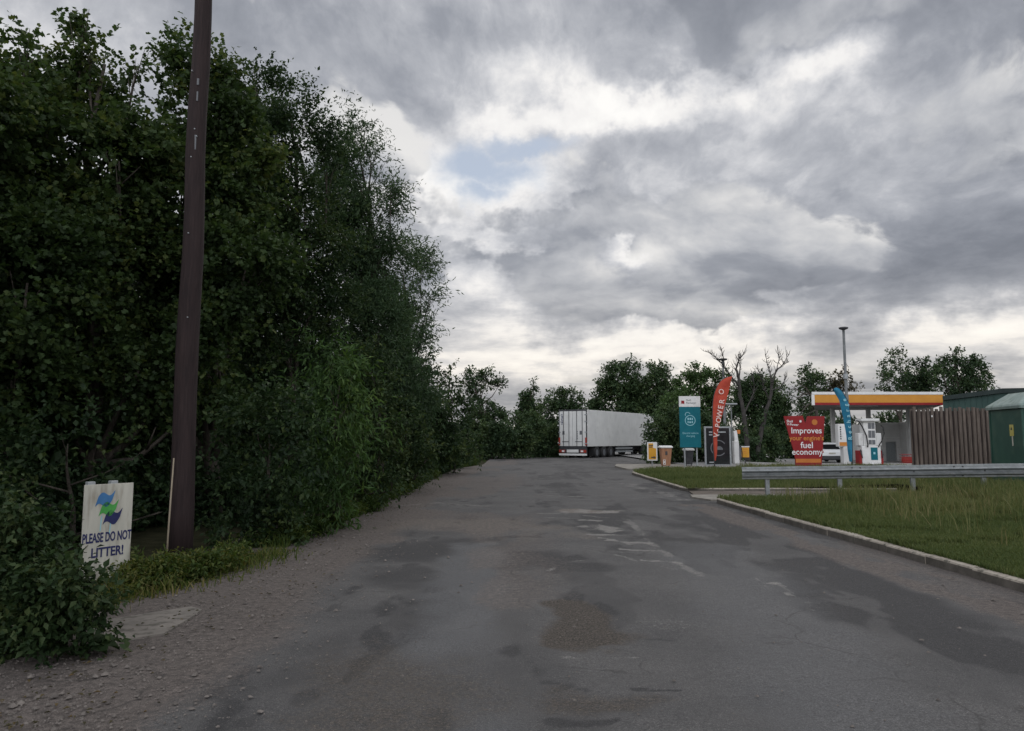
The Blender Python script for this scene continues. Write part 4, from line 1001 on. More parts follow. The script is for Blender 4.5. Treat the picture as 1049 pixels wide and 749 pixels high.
def info_sign():
    t, b, k, L = px_thing('direction_sign', 'small yellow sign with a dark arrow on one post beside the wooden bin', 'sign', 668.3, 479, 39.6)
    x0, z0 = L(663.3, 472); x1, z1 = L(673.6, 453)
    mb = MB(); mb.box(x0, x1, -.03, .03, z0, z1, .006); mb.build('panel', M['white'], t)
    mb = MB(); c = (x1 - x0) * .12
    mb.prism([(x0 + c, z0 + c), (x1 - c, z0 + c), (x1 - c, z1 - .34), (x1 - .22, z1 - .30), (x1 - .22, z1 - c), (x0 + c, z1 - c)], -.036, -.0305); mb.build('face', M['yellow'], t)
    p = MB(); p.tube([(0, .045, -.1), (0, .045, z1 - .1)], .03, 8); p.build('post', M['grey'], t)
    for i, w in enumerate((.22, .17)):
        m2 = MB(); z = z1 - .17 - i * .085; m2.box(x0 + .09, x0 + .09 + w, -.040, -.0365, z - .03, z + .02); m2.build('wording', M['dark'], t)
    m2 = MB(); zc = z0 + .17; m2.prism([(x0 + .20, zc - .03), (x0 + .33, zc - .03), (x0 + .33, zc - .085), (x0 + .45, zc), (x0 + .33, zc + .085), (x0 + .33, zc + .03), (x0 + .20, zc + .03)], -.040, -.0365); m2.build('arrow', M['dark'], t)
info_sign()

def litter_bin(px, py, Y, body, label, sc=1.0, mark=True):
    t, b, k, L = px_thing('litter_bin', label, 'bin', px, py, Y, 'litter bins by the side entrance')
    H = .92 * sc; mb = MB(); mb.loft([((-.19 * sc, .19 * sc, -.19 * sc, .19 * sc), .08), ((-.27 * sc, .27 * sc, -.27 * sc, .27 * sc), H)], .03)
    mb.build('body', body, t)
    l = MB(); l.loft([((-.31 * sc, .31 * sc, -.31 * sc, .31 * sc), H + .002), ((-.32 * sc, .32 * sc, -.32 * sc, .32 * sc), H + .06), ((-.25 * sc, .25 * sc, -.25 * sc, .25 * sc), H + .12)], .05); l.build('lid', M['white'], t)
    for sx in (-1, 1):
        f = MB(); f.tube([(sx * .15 * sc, 0, -.08), (sx * .16 * sc, 0, .085)], .022, 8); f.build('leg', M['dark'], t)
    if mark:
        m2 = MB(); 
        for a in ((-.17, -.05, .14, .16), (-.17, -.05, .36, .38), (-.17, -.15, .162, .358), (-.07, -.05, .162, .358)): m2.box(a[0], a[1], -.262, -.218, a[2], a[3])
        m2.box(-.13, -.09, -.262, -.222, .22, .30); m2.build('emblem', M['whiteink'], t)
        m3 = MB(); m3.box(-.06, .05, -.272, -.242, .62, .80); m3.build('sticker', M['dark'], t)
litter_bin(682, 480.5, 37.9, M['wood'], 'brown wooden litter bin with a white lid beside the small yellow sign', 1.05)
litter_bin(705.6, 479.5, 39.8, M['dark'], 'dark litter bin with a pale lid partly behind the teal panel sign', .88, False)

def totem():
    t, b, k, L = px_thing('panel_sign', 'tall teal panel sign with a white header standing on two posts', 'sign', 707.8, 480.6, 38.2)
    x0, z0 = L(697.3, 458.5); x1, z1 = L(718.6, 406); zm = L(700, 416.9)[1]
    mb = MB(); mb.box(x0, x1, -.04, .04, z0, zm - .002, .006); mb.build('panel', M['teal'], t)
    mb = MB(); mb.box(x0 - .012, x1 + .012, -.045, .045, zm, z1, .006); mb.build('header', M['white'], t)
    for px in (702.2, 714.6):
        x = L(px, 450)[0]; p = MB(); p.tube([(x, .085, -.15), (x, .085, z1 - .1)], .042, 10); p.build('post', M['grey'], t)
    W = x1 - x0
    m2 = MB(); m2.box(x0 + .09 * W, x0 + .24 * W, -.050, -.0465, zm + .16, zm + .32); m2.build('emblem', M['red'], t)
    for w_, dz in (('Shell', .07), ('Recharge', -.07)): text('lettering', w_, .13, M['dark'], t, x0 + .33 * W, (zm + z1) / 2 + dz, -.047, align='LEFT', name_depth=.0015)
    cx, cz = L(708.0, 430.8); r = 5.4 * k
    m3 = MB(); m3.ring(cx, cz, r * .88, r, -.046, -.0405, 28); m3.build('charging_emblem', M['paleink'], t)
    m4 = MB(); m4.ring(cx - r * .45, cz + r * 1.05, r * .42, r * .52, -.046, -.0405, 16, .3, 3.6); m4.build('charging_emblem', M['paleink'], t)
    for i, (u, v, w, h) in enumerate(((-.5, .08, .28, .42), (-.1, .08, .28, .42), (.3, .08, .22, .42), (-.5, -.5, .2, .36), (-.18, -.5, .34, .3), (.28, -.5, .24, .36))):
        m5 = MB(); m5.box(cx + u * r, cx + (u + w) * r, -.046, -.0405, cz + v * r, cz + (v + h) * r); m5.build('charging_symbol', M['paleink'], t)
    text('lettering', 'Electric vehicle', .135, M['paleink'], t, cx, L(708, 443.8)[1], -.0415, name_depth=.0015)
    text('lettering', 'charging', .135, M['paleink'], t, cx, L(708, 446.7)[1], -.0415, name_depth=.0015)
totem()

def feather(name, label, px, py, Y, outline_l, outline_r, cloth, txt, ring, ink, pole_left=True, size=.4, ang=0, tpx=None):
    t, b, k, L = px_thing(name, label, 'flag', px, py, Y)
    lp = [L(*p) for p in outline_l]; rp = [L(*p) for p in outline_r]
    # resample both edges on the same count and swell the cloth a little
    def res(q, n):
        d = [0]
        for a, c in zip(q[:-1], q[1:]): d.append(d[-1] + math.hypot(c[0] - a[0], c[1] - a[1]))
        return [(float(np.interp(d[-1] * i / n, d, [p[0] for p in q])), float(np.interp(d[-1] * i / n, d, [p[1] for p in q]))) for i in range(n + 1)]
    n = 26; A = res(lp, n); B_ = res(rp, n); mb = MB(); vs = []; fs = []; m = 6
    def sw(u, i): return -.05 * math.sin(u * math.pi) * (1 + .6 * math.sin(i * .9)) - .02 * math.sin(i * .5 + u * 3)
    for side in (-.004, .004):
        for i in range(n + 1):
            for j in range(m + 1):
                u = j / m; vs.append((A[i][0] * (1 - u) + B_[i][0] * u, sw(u, i) + side, A[i][1] * (1 - u) + B_[i][1] * u))
    S = (n + 1) * (m + 1)
    for i in range(n):
        for j in range(m):
            a = i * (m + 1) + j; fs.append((a, a + m + 1, a + m + 2, a + 1)); fs.append((S + a, S + a + 1, S + a + m + 2, S + a + m + 1))
    mb.add(vs, fs); mb.build('flag_cloth', cloth, t, True)
    e = A if pole_left else B_
    pm = MB(); pm.tube([(0 if False else e[-1][0], 0, -.12)] + [(q[0] + (-.015 if pole_left else .015), 0, q[1]) for q in e[::-1]], [.03] + [.024 - .012 * i / n for i in range(n + 1)], 8); pm.build('flagpole', M['dark'], t, True)
    fb = MB(); fb.loft([((e[-1][0] - .28, e[-1][0] + .28, -.28, .28), -.06), ((e[-1][0] - .28, e[-1][0] + .28, -.28, .28), .0), ((e[-1][0] - .08, e[-1][0] + .08, -.08, .08), .05)], .06); fb.build('base', M['dark'], t)
    # lettering follows the cloth
    for ch, (cx, cy) in zip(txt, tpx):
        x, z = L(cx, cy); text('lettering', ch, size, ink, t, x, z, -.115, ang, name_depth=.004, bold=.006)
    if ring:
        x, z = L(*ring); mr = MB(); mr.ring(x, z, .09, .13, -.118, -.105, 18); mr.build('emblem', ink, t)
feather('feather_flag', 'red feather flag with white lettering curving over from a dark pole', 732.2, 480, 37.5,
        [(752.3, 385.6), (747.5, 386.6), (743, 388.6), (739.5, 392), (737, 396), (733.6, 404), (732.2, 413), (731.7, 422), (731.4, 443), (731.4, 460), (732.2, 472)],
        [(752.4, 386.2), (751, 392), (748.8, 401), (746, 409.5), (743.2, 419), (740.4, 428), (737.6, 438), (735.6, 447), (735.3, 458), (734.8, 465), (733.4, 472)], M['redflag'], 'V-POWER'[::-1], (740.4, 401.4), M['flagink'], True, .36, R(80),
        [(740.8, 411.5), (739.5, 417.4), (738.2, 424.0), (737, 430.5), (736, 436.2), (734.9, 440.8), (734.2, 446.0)])
feather('feather_flag', 'blue green feather flag arching over beside the petrol pumps', 872.8, 478, 36,
        [(857.2, 400), (858.6, 403), (862.5, 410), (866, 427), (868.2, 446), (869.4, 463), (870.3, 473)],
        [(857.4, 398.4), (859.4, 396.8), (861.8, 396.8), (864.6, 399), (867.4, 402.6), (871.6, 412), (873.6, 429), (874, 452), (873.2, 473)], M['tealflag'], 'Recharge'[::-1], None, M['paleink'], False, .27, R(95),
        [(867.0, 410), (868.6, 415.2), (869.6, 420.8), (870.0, 426.4), (870.4, 432), (870.8, 437.6), (871.1, 443), (871.4, 449)])

def poster():
    t, b, k, L = px_thing('poster_frame', 'grey framed dark poster panel behind the red feather flag', 'poster frame', 736, 479, 41)
    x0, z0 = L(722.3, 477.5); x1, z1 = L(749.3, 437)
    w = .09; mb = MB()
    mb.box(x0, x0 + w, -.06, .06, z0, z1, .01); mb.box(x1 - w, x1, -.06, .06, z0, z1, .01); mb.box(x0 + w + .002, x1 - w - .002, -.055, .055, z0, z0 + w, .01); mb.box(x0 + w + .002, x1 - w - .002, -.055, .055, z1 - w, z1, .01)
    mb.build('frame', M['grey'], t)
    mb = MB(); mb.box(x0 + w, x1 - w, -.02, .02, z0 + w, z1 - w); mb.build('poster', M['glass'], t)
    for px in (725, 746):
        x = L(px, 450)[0]; p = MB(); p.box(x - .04, x + .04, -.03, .03, -.1, z0 - .002); p.build('leg', M['grey'], t)
    cx, cz = L(736.5, 459); r = .44
    q = MB(); q.ring(cx, cz, r * .88, r, -.026, -.0205, 26, .6, 5.6); q.build('ring_motif', M['greyd'], t)
    q = MB(); q.ring(cx + .04, cz - .1, .0, .20, -.026, -.0205, 16, 0, 3.14); q.build('poster_motif', M['greyd'], t)
    for i, (a, c) in enumerate(((-.48, .44), (-.48, .1))):
        q = MB(); q.box(a, c, -.026, -.0205, z1 - .34 - i * .15, z1 - .27 - i * .15); q.build('wording', M['grey'], t)
    q = MB(); q.box(-.5, -.22, -.026, -.0205, z0 + .17, z0 + .24); q.build('wording', M['grey'], t)
poster()

def lamp(px, py, Y, top, r, label, head='disc', hw=.3):
    t, b, k, L = px_thing('lamp_post', label, 'lamp post', px, py, Y); H = L(px, top)[1]
    mb = MB(); mb.tube([(0, 0, -.1), (0, 0, H * .5), (0, 0, H * .505), (0, 0, H - .06)], [r * 1.25, r * 1.2, r * .85, r * .75], 12); mb.build('post', M['mast'], t, True)
    if head == 'disc':
        h = MB(); h.tube([(0, 0, H - .13), (0, 0, H - .06), (0, 0, H + .02), (0, 0, H + .05)], [hw * .35, hw * .9, hw, hw * .7], 20); h.build('lamp_head', M['dark'], t, True)
        c = MB(); c.tube([(0, 0, H * .62), (0, 0, H * .62 + .3)], [r * 1.5, r * 1.5], 10); c.build('bracket', M['grey'], t)
    else:
        h = MB(); h.loft([((-.32, .32, -.14, .14), H - .05), ((-.36, .36, -.17, .17), H), ((-.3, .3, -.12, .12), H + .05)], .03); h.build('lamp_head', M['grey'], t)
lamp(870.3, 478, 46, 336, .10, 'tall lamp post with a flat round head rising above the canopy', 'disc', .29)
lamp(743.6, 478, 58, 368, .10, 'lamp post with a flat round head among the bare branches', 'disc', .36)
lamp(750.8, 478, 44, 414, .045, 'short thin lamp post with a slim flat head by the air machine', 'flat')

def air_machine():
    t, b, k, L = px_thing('air_machine', 'white air and water machine with an orange topped arm right of the poster frame', 'air machine', 755, 476.5, 43)
    x0, z0 = L(751.6, 475); x1, z1 = L(756.6, 452)
    mb = MB(); mb.box(x0, x1, -.2, .2, 0, z1, .02); mb.build('cabinet', M['wallwhite'], t)
    s = MB(); s.prism([(x0 + .08, z1), (x0 + .28, z1), (x0 + .20, L(0, 441)[1]), (x0 + .04, L(0, 442)[1])], -.12, .12); s.build('upright', M['white'], t)
    o = MB(); xa, za = L(755.6, 444.5); o.box(xa, xa + .17, -.13, .13, za, za + .22, .01); o.build('arm_head', M['orange'], t)
    h = MB(); h.tube([(x1, -.1, z1 - .1), (x1 + .13, -.18, z1 - .35), (x1 + .2, -.2, z1 - .8), (x1 + .06, -.2, .15)], .02, 6); h.build('hose', M['black'], t, True)
    p = MB(); p.box(x1 + .005, x1 + .16, -.1, .1, .2, z1 - .25, .01); p.build('side_panel', M['greyd'], t)
    t, b, k, L = px_thing('price_sign', 'small yellow box sign with a white top, right of the air machine', 'sign', 763.6, 476, 43.6)
    x0, z0 = L(760.0, 468.6); x1, z1 = L(767.4, 458.4)
    mb = MB(); mb.box(x0, x1, -.08, .08, z0, z1, .008); mb.build('panel', M['yellow'], t)
    mb = MB(); mb.box(x0 - .03, x1 + .03, -.1, .1, z1 + .002, z1 + .07, .01); mb.build('cap', M['white'], t)
    p = MB(); p.tube([(0, 0, -.1), (0, 0, z0)], .035, 8); p.build('post', M['dark'], t)
    for i in range(3):
        m2 = MB(); m2.box(x0 + .06, x0 + .06 + (.28, .2, .25)[i], -.086, -.0805, z1 - .14 - i * .1, z1 - .11 - i * .1); m2.build('wording', M['orange'], t)
air_machine()

def promo_board():
    t, b, k, L = px_thing('promotional_board', 'red notched board with white lettering about fuel economy behind the crash barrier', 'sign', 828.5, 482, 34)
    P = [(815.4, 480.5), (841.2, 480.5), (841.7, 474.8), (844.4, 450), (846.5, 426.4), (829.2, 426.4), (826.6, 434.2), (824.2, 425.9), (804.8, 426.4), (809.6, 446), (813.2, 460), (815.0, 470)]
    mb = MB(); mb.prism([L(*p) for p in P], -.04, .04); mb.build('board', M['red'], t)
    o = MB(); o.prism([L(815.4, 474.0), L(841.0, 474.0), L(840.8, 470.0), L(815.2, 470.0)], -.047, -.0405); o.build('stripe', M['orange'], t)
    f = MB(); f.box(-.55, .55, -.25, .25, -.15, -.02); f.build('base', M['dark'], t)
    for body, py, size, m, sx in (('Improves', 441.4, .375, 'whiteink', 1), ("your engine's", 449.0, .30, 'yellowtxt', .98), ('fuel', 456.3, .40, 'whiteink', 1), ('economy', 463.2, .375, 'whiteink', 1)):
        x, z = L(827.3, py); text('lettering', body, size, M[m], t, x, z, -.0425, 0, sx=sx, name_depth=.0015, bold=.004)
    for w_, py in (('Shell', 431.6), ('V-Power', 434.8)):
        x, z = L(807.6, py); text('lettering', w_, .15, M['whiteink'], t, x, z, -.0425, R(-3), align='LEFT', name_depth=.0015, bold=.002)
    x, z = L(836, 432.6)
    def shell(x, z, r, m, nm, y0=-.048):
        poly = [(x - .35 * r, z - .95 * r), (x + .35 * r, z - .95 * r)]
        for i in range(11):
            a = R(-28) + R(236) * i / 10; q = r * (1.0 if i % 2 == 0 else .93); poly.append((x + q * math.cos(a), z + q * math.sin(a)))
        e = MB(); e.prism(poly, y0, -.0405); e.build(nm, m, t)
    shell(x, z, .135, M['orange'], 'emblem'); x, z = L(821.6, 431.7); shell(x, z, .055, M['whiteink'], 'emblem')
promo_board()

# ------------------------------------------------------------------ filling station
def canopy():
    Y = 60; a = at(832, 415, Y); zb, zt = a.z, at(832, 401.8, Y).z; x0, x1 = at(832, 410, Y).x, at(966, 410, Y).x; D = 10.5; g0 = gz(x0 + 4, 64)
    t = thing('filling_station_canopy', 'long flat canopy with a white, yellow and red edge over the pumps', 'canopy', (x0, Y, g0)); O = Vector((x0, Y, g0)); zb -= g0; zt -= g0; W = x1 - x0
    h = zt - zb
    sh = .43 * D; mb = MB(); mb.add([(.02, .02, zb), (W - .02, .02, zb), (W - .02 + sh, D, zb), (.02 + sh, D, zb), (.02, .02, zt - .02), (W - .02, .02, zt - .02), (W - .02 + sh, D, zt - .02), (.02 + sh, D, zt - .02)],
                             [(3, 2, 1, 0), (4, 5, 6, 7), (0, 1, 5, 4), (1, 2, 6, 5), (2, 3, 7, 6), (3, 0, 4, 7)]); mb.build('roof', M['soffit'], t)
    y = MB(); y.box(.18, W + .0, -.05, .018, zb + .185 * h, zb + .80 * h); y.build('fascia', M['orange' if False else 'fasciay'], t)
    r = MB(); r.box(.18, W + .0, -.055, .018, zb, zb + .18 * h); r.build('fascia_stripe', M['red'], t)
    w = MB(); w.box(-.03, W + .02, -.08, .018, zb + .805 * h, zt + .02, .01); w.build('fascia_edge', M['white'], t)
    w = MB(); w.box(-.06, .177, -.07, .018, zb - .02, zb + .80 * h, .008); w.build('fascia_edge', M['white'], t)
    l = MB(); l.box(2.3, 5.6, .6, .75, zb - .07, zb - .002); l.build('light_strip', M['white'], t)
    for x, yy in ((4.4, 6.5), (7.6, 6.5), (11.2, 6.5)):
        p = MB(); p.box(x - .16, x + .16, yy - .16, yy + .16, -.2, zb, .02); p.build('column', M['wallwhite' if x > 2 else 'grey'], t)
M['fasciay'] = pmat('fascia_yellow', (.47, .20, .018), (.53, .235, .024), 1.5, .5)
canopy()

def shop():
    Y = 69; x0 = at(893, 440, Y).x; x1 = at(938, 440, Y).x; g0 = gz(x0, Y); zt = at(910, 434.5, Y).z - g0; zs = at(925, 432.6, Y - 1.2).z - g0
    xd0, xd1 = at(907.6, 460, Y).x - x0, at(918.6, 460, Y).x - x0; zd = at(912, 452.5, Y).z - g0; xs = at(921.4, 440, Y).x - x0
    t = thing('station_shop', 'low white rendered shop building with a grey door behind the pump', 'building', (x0, Y, g0))
    W = x1 - x0; mb = MB(); mb.box(0, xd0, 0, 6, -.3, zt); mb.box(xd0 + .002, xd1 - .002, 0.0, 6, zd, zt); mb.box(xd1, xs, 0, 6, -.3, zt); mb.box(xd0 + .002, xd1 - .002, .25, 6, -.3, zd - .002); mb.box(xs + .002, W, -1.2, 6, -.3, zs); mb.build('wall', M['wallwhite'], t)
    d = MB(); d.box(xd0 + .05, xd1 - .05, .12, .18, 0, zd - .05); d.build('door', M['grey'], t)
    c = MB(); c.box(-.1, xs - .02, -.06, .4, zt + .002, zt + .14, .01); c.box(.02, xs, -.02, -.003, zd + .35, zd + .42); c.build('coping', M['white'], t)
    s = MB(); xa = at(931, 440, Y).x - x0 - .05; s.box(xa, xa + .55, -1.30, -1.203, 2.0, 2.8, .01); s.build('wall_sign', M['orange'], t)
    s = MB(); s.box(xa - .02, xa + .6, -1.24, -1.203, .9, 1.9); s.build('window', M['glass'], t)
shop()

def dispenser(px, py, Y, label, first=None):
    g = 'petrol pumps under the canopy'
    b = at(px, py, Y); b.z = gz(b.x, b.y) + .1
    if first:
        t = copy_tree(first); t.location = b; t['label'] = label; return t
    t = thing('fuel_pump', label, 'petrol pump', b, 0, g)
    c = MB(); c.box(-.50, .50, -.28, .28, .06, 1.05, .02); c.build('cabinet', M['white'], t)
    bs = MB(); bs.box(-.62, .62, -.36, .36, -.1, .058, .01); bs.build('plinth', M['greyd'], t)
    u = MB(); u.box(-.36, .30, -.22, .22, 1.055, 2.32, .02); u.build('display_column', M['white'], t)
    tp = MB(); tp.loft([((-.46, .42, -.30, .30), 2.325), ((-.52, .48, -.36, .36), 2.38), ((-.52, .48, -.36, .36), 2.50)], .03); tp.build('top_cap', M['white'], t)
    for s, n in ((-1, 'side_wing'), (1, 'side_wing')):
        w = MB(); w.box(*((-.62, -.37) if s < 0 else (.31, .60)), -.2, .2, 1.055, 1.72, .02); w.build(n, M['wallwhite'], t)
    for z0, z1 in ((1.95, 2.27), (1.47, 1.86), (1.12, 1.36)):
        d = MB(); d.box(-.10, .06, -.232, -.2205, z0, z1); d.box(.085, .25, -.232, -.2205, z0, z1); d.build('display', M['greyd'], t)
    d = MB(); d.box(-.04, .32, -.292, -.2805, .30, .96); d.build('front_panel', M['teal'], t)
    e = MB(); e.box(.09, .19, -.298, -.2925, .60, .72); e.build('emblem', M['paleink'], t)
    for s in (-1, 1):
        r = MB(); r.box(*((-.64, -.503) if s < 0 else (.503, .64)), -.24, .24, .062, .80, .01); r.build('nozzle_holder', M['red'], t)
        n = MB(); n.tube([(s * .58, -.27, .85), (s * .57, -.34, .62), (s * .52, -.36, .40)], [.03, .035, .02], 8); n.build('nozzle', M['dark'], t, True)
    hs = MB(); hs.tube([(-.66, -.1, 2.38), (-.58, -.18, 2.36), (-.42, -.27, 2.05), (-.24, -.31, 1.55), (-.20, -.32, 1.10), (-.22, -.33, .98)], .034, 8); hs.build('hose', M['black'], t, True)
    hs = MB(); hs.tube([(.66, -.1, 2.14), (.74, -.16, 2.0), (.74, -.24, 1.7), (.56, -.30, 1.3), (.40, -.32, 1.08), (.36, -.33, .98)], .030, 8); hs.build('hose', M['black'], t, True)
    return t
fp = dispenser(891, 478, 40, 'white petrol pump with looping black hoses and a teal front panel')

def price_kiosk():
    t, b, k, L = px_thing('payment_terminal', 'white upright cabinet with dark vertical wording, half hidden by the blue green flag', 'payment terminal', 864.5, 477, 43)
    x0, z0 = L(858.6, 457.6); x1, z1 = L(868.4, 434.4)
    mb = MB(); mb.box(x0, x1, -.2, .2, z0, z1, .02); mb.build('head_panel', M['white'], t)
    s = MB(); s.box(x0 + .05, x1 - .01, -.212, -.2005, z0 + .04, z0 + .26); s.build('panel_stripe', M['yellowtxt'], t)
    w = MB(); xa = L(860.4, 440)[0]; 
    for i in range(6): w.box(xa, xa + .07, -.209, -.2005, z1 - .24 - i * .13, z1 - .15 - i * .13)
    w.build('wording', M['dark'], t)
    x2, z2 = L(863, 477); x3, z3 = L(870, 458.6)
    mb = MB(); mb.box(x2, x3, -.22, .22, -.05, z0 - .003, .02); mb.build('cabinet', M['wallwhite'], t)
price_kiosk()

def basket():
    t, b, k, L = px_thing('wire_basket', 'red wire basket stand against the white shop corner', 'basket', 929.6, 477, 47)
    mb = MB(); x0, x1, z1 = -.36, .36, .55
    for z in (.02, .2, .38, z1):
        mb.tube([(x0, -.2, z), (x1, -.2, z), (x1, .2, z), (x0, .2, z), (x0, -.2, z)], .016, 5)
    for x in np.linspace(x0, x1, 8): mb.tube([(x, -.2, 0), (x, -.2, z1)], .011, 5)
    mb.build('basket', M['red'], t)
    i = MB(); i.box(-.3, .3, -.15, .15, .03, .40, .04); i.build('bag', M['redlight'], t)
basket()

def shed():
    Y = 52; pts = [at(965.5, 406, Y), at(1024, 398.2, Y - 3), at(1110, 396.5, Y - 7)]
    t = thing('green_building', 'large dark green clad building behind the timber screen', 'building', (pts[0].x, Y, gz(pts[0].x, Y)))
    O = Vector(t.location); P = [p - O for p in pts]
    mb = MB(); n = 3
    vs = [(p.x, p.y, -.3) for p in P] + [(p.x, p.y, p.z - .32) for p in P] + [(P[0].x + 8.2, P[0].y + 12, -.3), (P[2].x + 8, P[2].y + 18, -.3), (P[0].x + 8.2, P[0].y + 12, P[0].z - .32), (P[2].x + 8, P[2].y + 18, P[2].z - .32)]
    mb.add(vs, [(0, 1, 4, 3), (1, 2, 5, 4), (6, 0, 3, 8), (2, 7, 9, 5), (7, 6, 8, 9)]); mb.build('wall', M['shed'], t)
    r = MB(); q = [(-.15, -.25), (P[1].x, P[1].y - .28), (P[2].x, P[2].y - .28), (P[2].x + 8, P[2].y + 18), (8.0, 12)]
    zz = [P[0].z, P[1].z, P[2].z, P[2].z + .3, P[0].z + .3]
    r.add([(a, b_, z - .30) for (a, b_), z in zip(q, zz)] + [(a, b_, z) for (a, b_), z in zip(q, zz)], [(0, 4, 3, 2, 1), (5, 6, 7, 8, 9), (0, 1, 6, 5), (1, 2, 7, 6), (2, 3, 8, 7), (3, 4, 9, 8), (4, 0, 5, 9)]); r.build('roof', M['shedroof'], t)
    c = MB(); rnd = random.Random(3)
    for i in range(1, 10):
        f = i / 10; p = P[0].lerp(P[1], f); c.box(p.x - .03, p.x + .03, p.y - .035, p.y - .003, -.3, p.z - .33)
    c.build('cladding_rib', M['shed'], t)
shed()

def screen():
    Y = 24; a, b = at(934.3, 418.2, Y + .5), at(1013, 417.5, Y); gl = float(lawn_z(np.array(a.x), np.array(Y))) - .03
    t = thing('timber_screen', 'tall brown timber screen of rough vertical palings beside the green cabinet', 'fence', (a.x, a.y, gl), math.atan2(b.y - a.y, b.x - a.x))
    W = math.hypot(b.x - a.x, b.y - a.y); H = a.z - gl; rnd = random.Random(8); mb = MB(); n = 17
    for i in range(n):
        x = W * (i + .5) / n; w = W / n * rnd.uniform(.78, .91); h = H + rnd.uniform(-.04, .05); l = rnd.uniform(-.015, .015)
        mb.add(*[([(x - w / 2, 0, 0), (x - w * .3, -.045, 0), (x + w * .3, -.05, 0), (x + w / 2, 0, 0), (x - w / 2 + l, 0, h), (x - w * .3 + l, -.045, h + .01), (x + w * .3 + l, -.05, h - .01), (x + w / 2 + l, 0, h)],
                   [(0, 1, 5, 4), (1, 2, 6, 5), (2, 3, 7, 6), (3, 0, 4, 7), (4, 5, 6, 7), (3, 2, 1, 0)])][0])
    mb.build('palings', M['paling'], t)
    bk = MB(); bk.box(-.02, W + .02, .003, .03, 0, H - .1); bk.build('backing', M['pole'], t)
    for z in (.4, H * .55, H - .3):
        r = MB(); r.box(0, W, .033, .10, z - .05, z + .05, .006); r.build('rail', M['paling'], t)
    for x in (.02, W * .5, W - .02):
        p = MB(); p.box(x - .05, x + .05, .103, .20, -.2, H - .02, .006); p.build('post', M['paling'], t)
    x = W * .25; s = MB(); s.box(x - .02, x + .02, -.065, -.053, H - .30, H - .24); s.build('tag', M['white'], t)
screen()

def cabinet():
    c = at(1046.2, 418, 19.2); gl = float(lawn_z(np.array(c.x), np.array(c.y))) - .05; fl = at(1013.2, 420.5, 20.9)
    d = Vector((fl.x - c.x, fl.y - c.y)); D = d.length; rz = -math.atan2(d.x, d.y)
    t = thing('utility_cabinet', 'dark green electricity cabinet with a faded hipped roof and yellow warning sign', 'utility cabinet', (c.x, c.y, gl), rz)
    He = c.z - gl; W = 2.4
    mb = MB(); mb.box(0, W, 0, D, -.1, He - .002, .01); mb.build('body', M['kiosk'], t)
    r = MB(); o = .07
    r.loft([((-o, W + o, -o, D + o), He), ((-o - .01, W + o + .01, -o - .01, D + o + .01), He + .07), ((-o + .02, W + o - .02, -o + .02, D + o - .02), He + .12), ((.34, W - .34, .36, D - .36), He + .44)], .03); r.build('roof', M['kioskroof'], t)
    ym = D * .32
    s = MB(); s.prism([(0, 0), (1, 0), (1, 1), (0, 1)], 0, 1); 
    s = MB(); s.box(-.008, -.001, ym - .10, ym + .10, He - .72, He - .42); s.build('warning_sign', M['warn'], t)
    s = MB(); s.box(-.008, -.001, ym - .045, ym + .01, He - .98, He - .725); s.build('label_strip', M['board'], t)
    tri = MB(); tri.add([(-.010, ym + .05, He - .56), (-.010, ym - .05, He - .56), (-.010, ym, He - .47)], [(0, 1, 2)]); tri.build('warning_symbol', M['dark'], t)
    for y0, y1 in ((D * .03, D * .49), (D * .51, D * .97)):
        dd = MB(); dd.box(-.012 + .006, -.0012, y0, y1, .10, He - .06); 
    dr = MB(); dr.box(.06, W / 2 - .01, -.025, -.002, .08, He - .06, .006); dr.build('door', M['kiosk'], t)
    dr = MB(); dr.box(W / 2 + .01, W - .06, -.025, -.002, .08, He - .06, .006); dd = dr.build('door', M['kiosk'], t)
    h = MB(); h.box(W / 2 + .05, W / 2 + .08, -.055, -.027, 1.0, 1.2, .005); h.build('handle', M['dark'], dd)
    for yy in (.015, D - .015):
        e = MB(); e.box(-.014, -.0015, yy - .03, yy + .03, -.05, He - .01); e.build('corner_strip', M['kiosk'], t)
M['warn'] = pmat('faded_yellow_sign', (.42, .36, .08), (.50, .44, .14), 9, .6)
cabinet()

# ------------------------------------------------------------------ vehicles
def wheel(parent, x, y, r, w, name='wheel'):
    mb = MB(); prof = [(-w / 2, r * .55), (-w / 2, r * .93), (-w * .38, r), (w * .38, r), (w / 2, r * .93), (w / 2, r * .55)]
    n = 22; vs = []; fs = []
    for i in range(n):
        a = 2 * math.pi * i / n
        for q, rr in prof: vs.append((x + q, y + rr * math.cos(a), r + rr * math.sin(a)))
    m = len(prof)
    for i in range(n):
        j = (i + 1) % n
        for k in range(m - 1): fs.append((i * m + k, j * m + k, j * m + k + 1, i * m + k + 1))
    mb.add(vs, fs); o = mb.build(name, M['black'], parent, True)
    rm = MB(); rm.tube([(x - w * .46, y, r), (x + w * .46, y, r)], r * .56, 18); rm.tube([(x - w * .52, y, r), (x + w * .52, y, r)], r * .2, 10); rm.build('rim', M['greyd'], o)

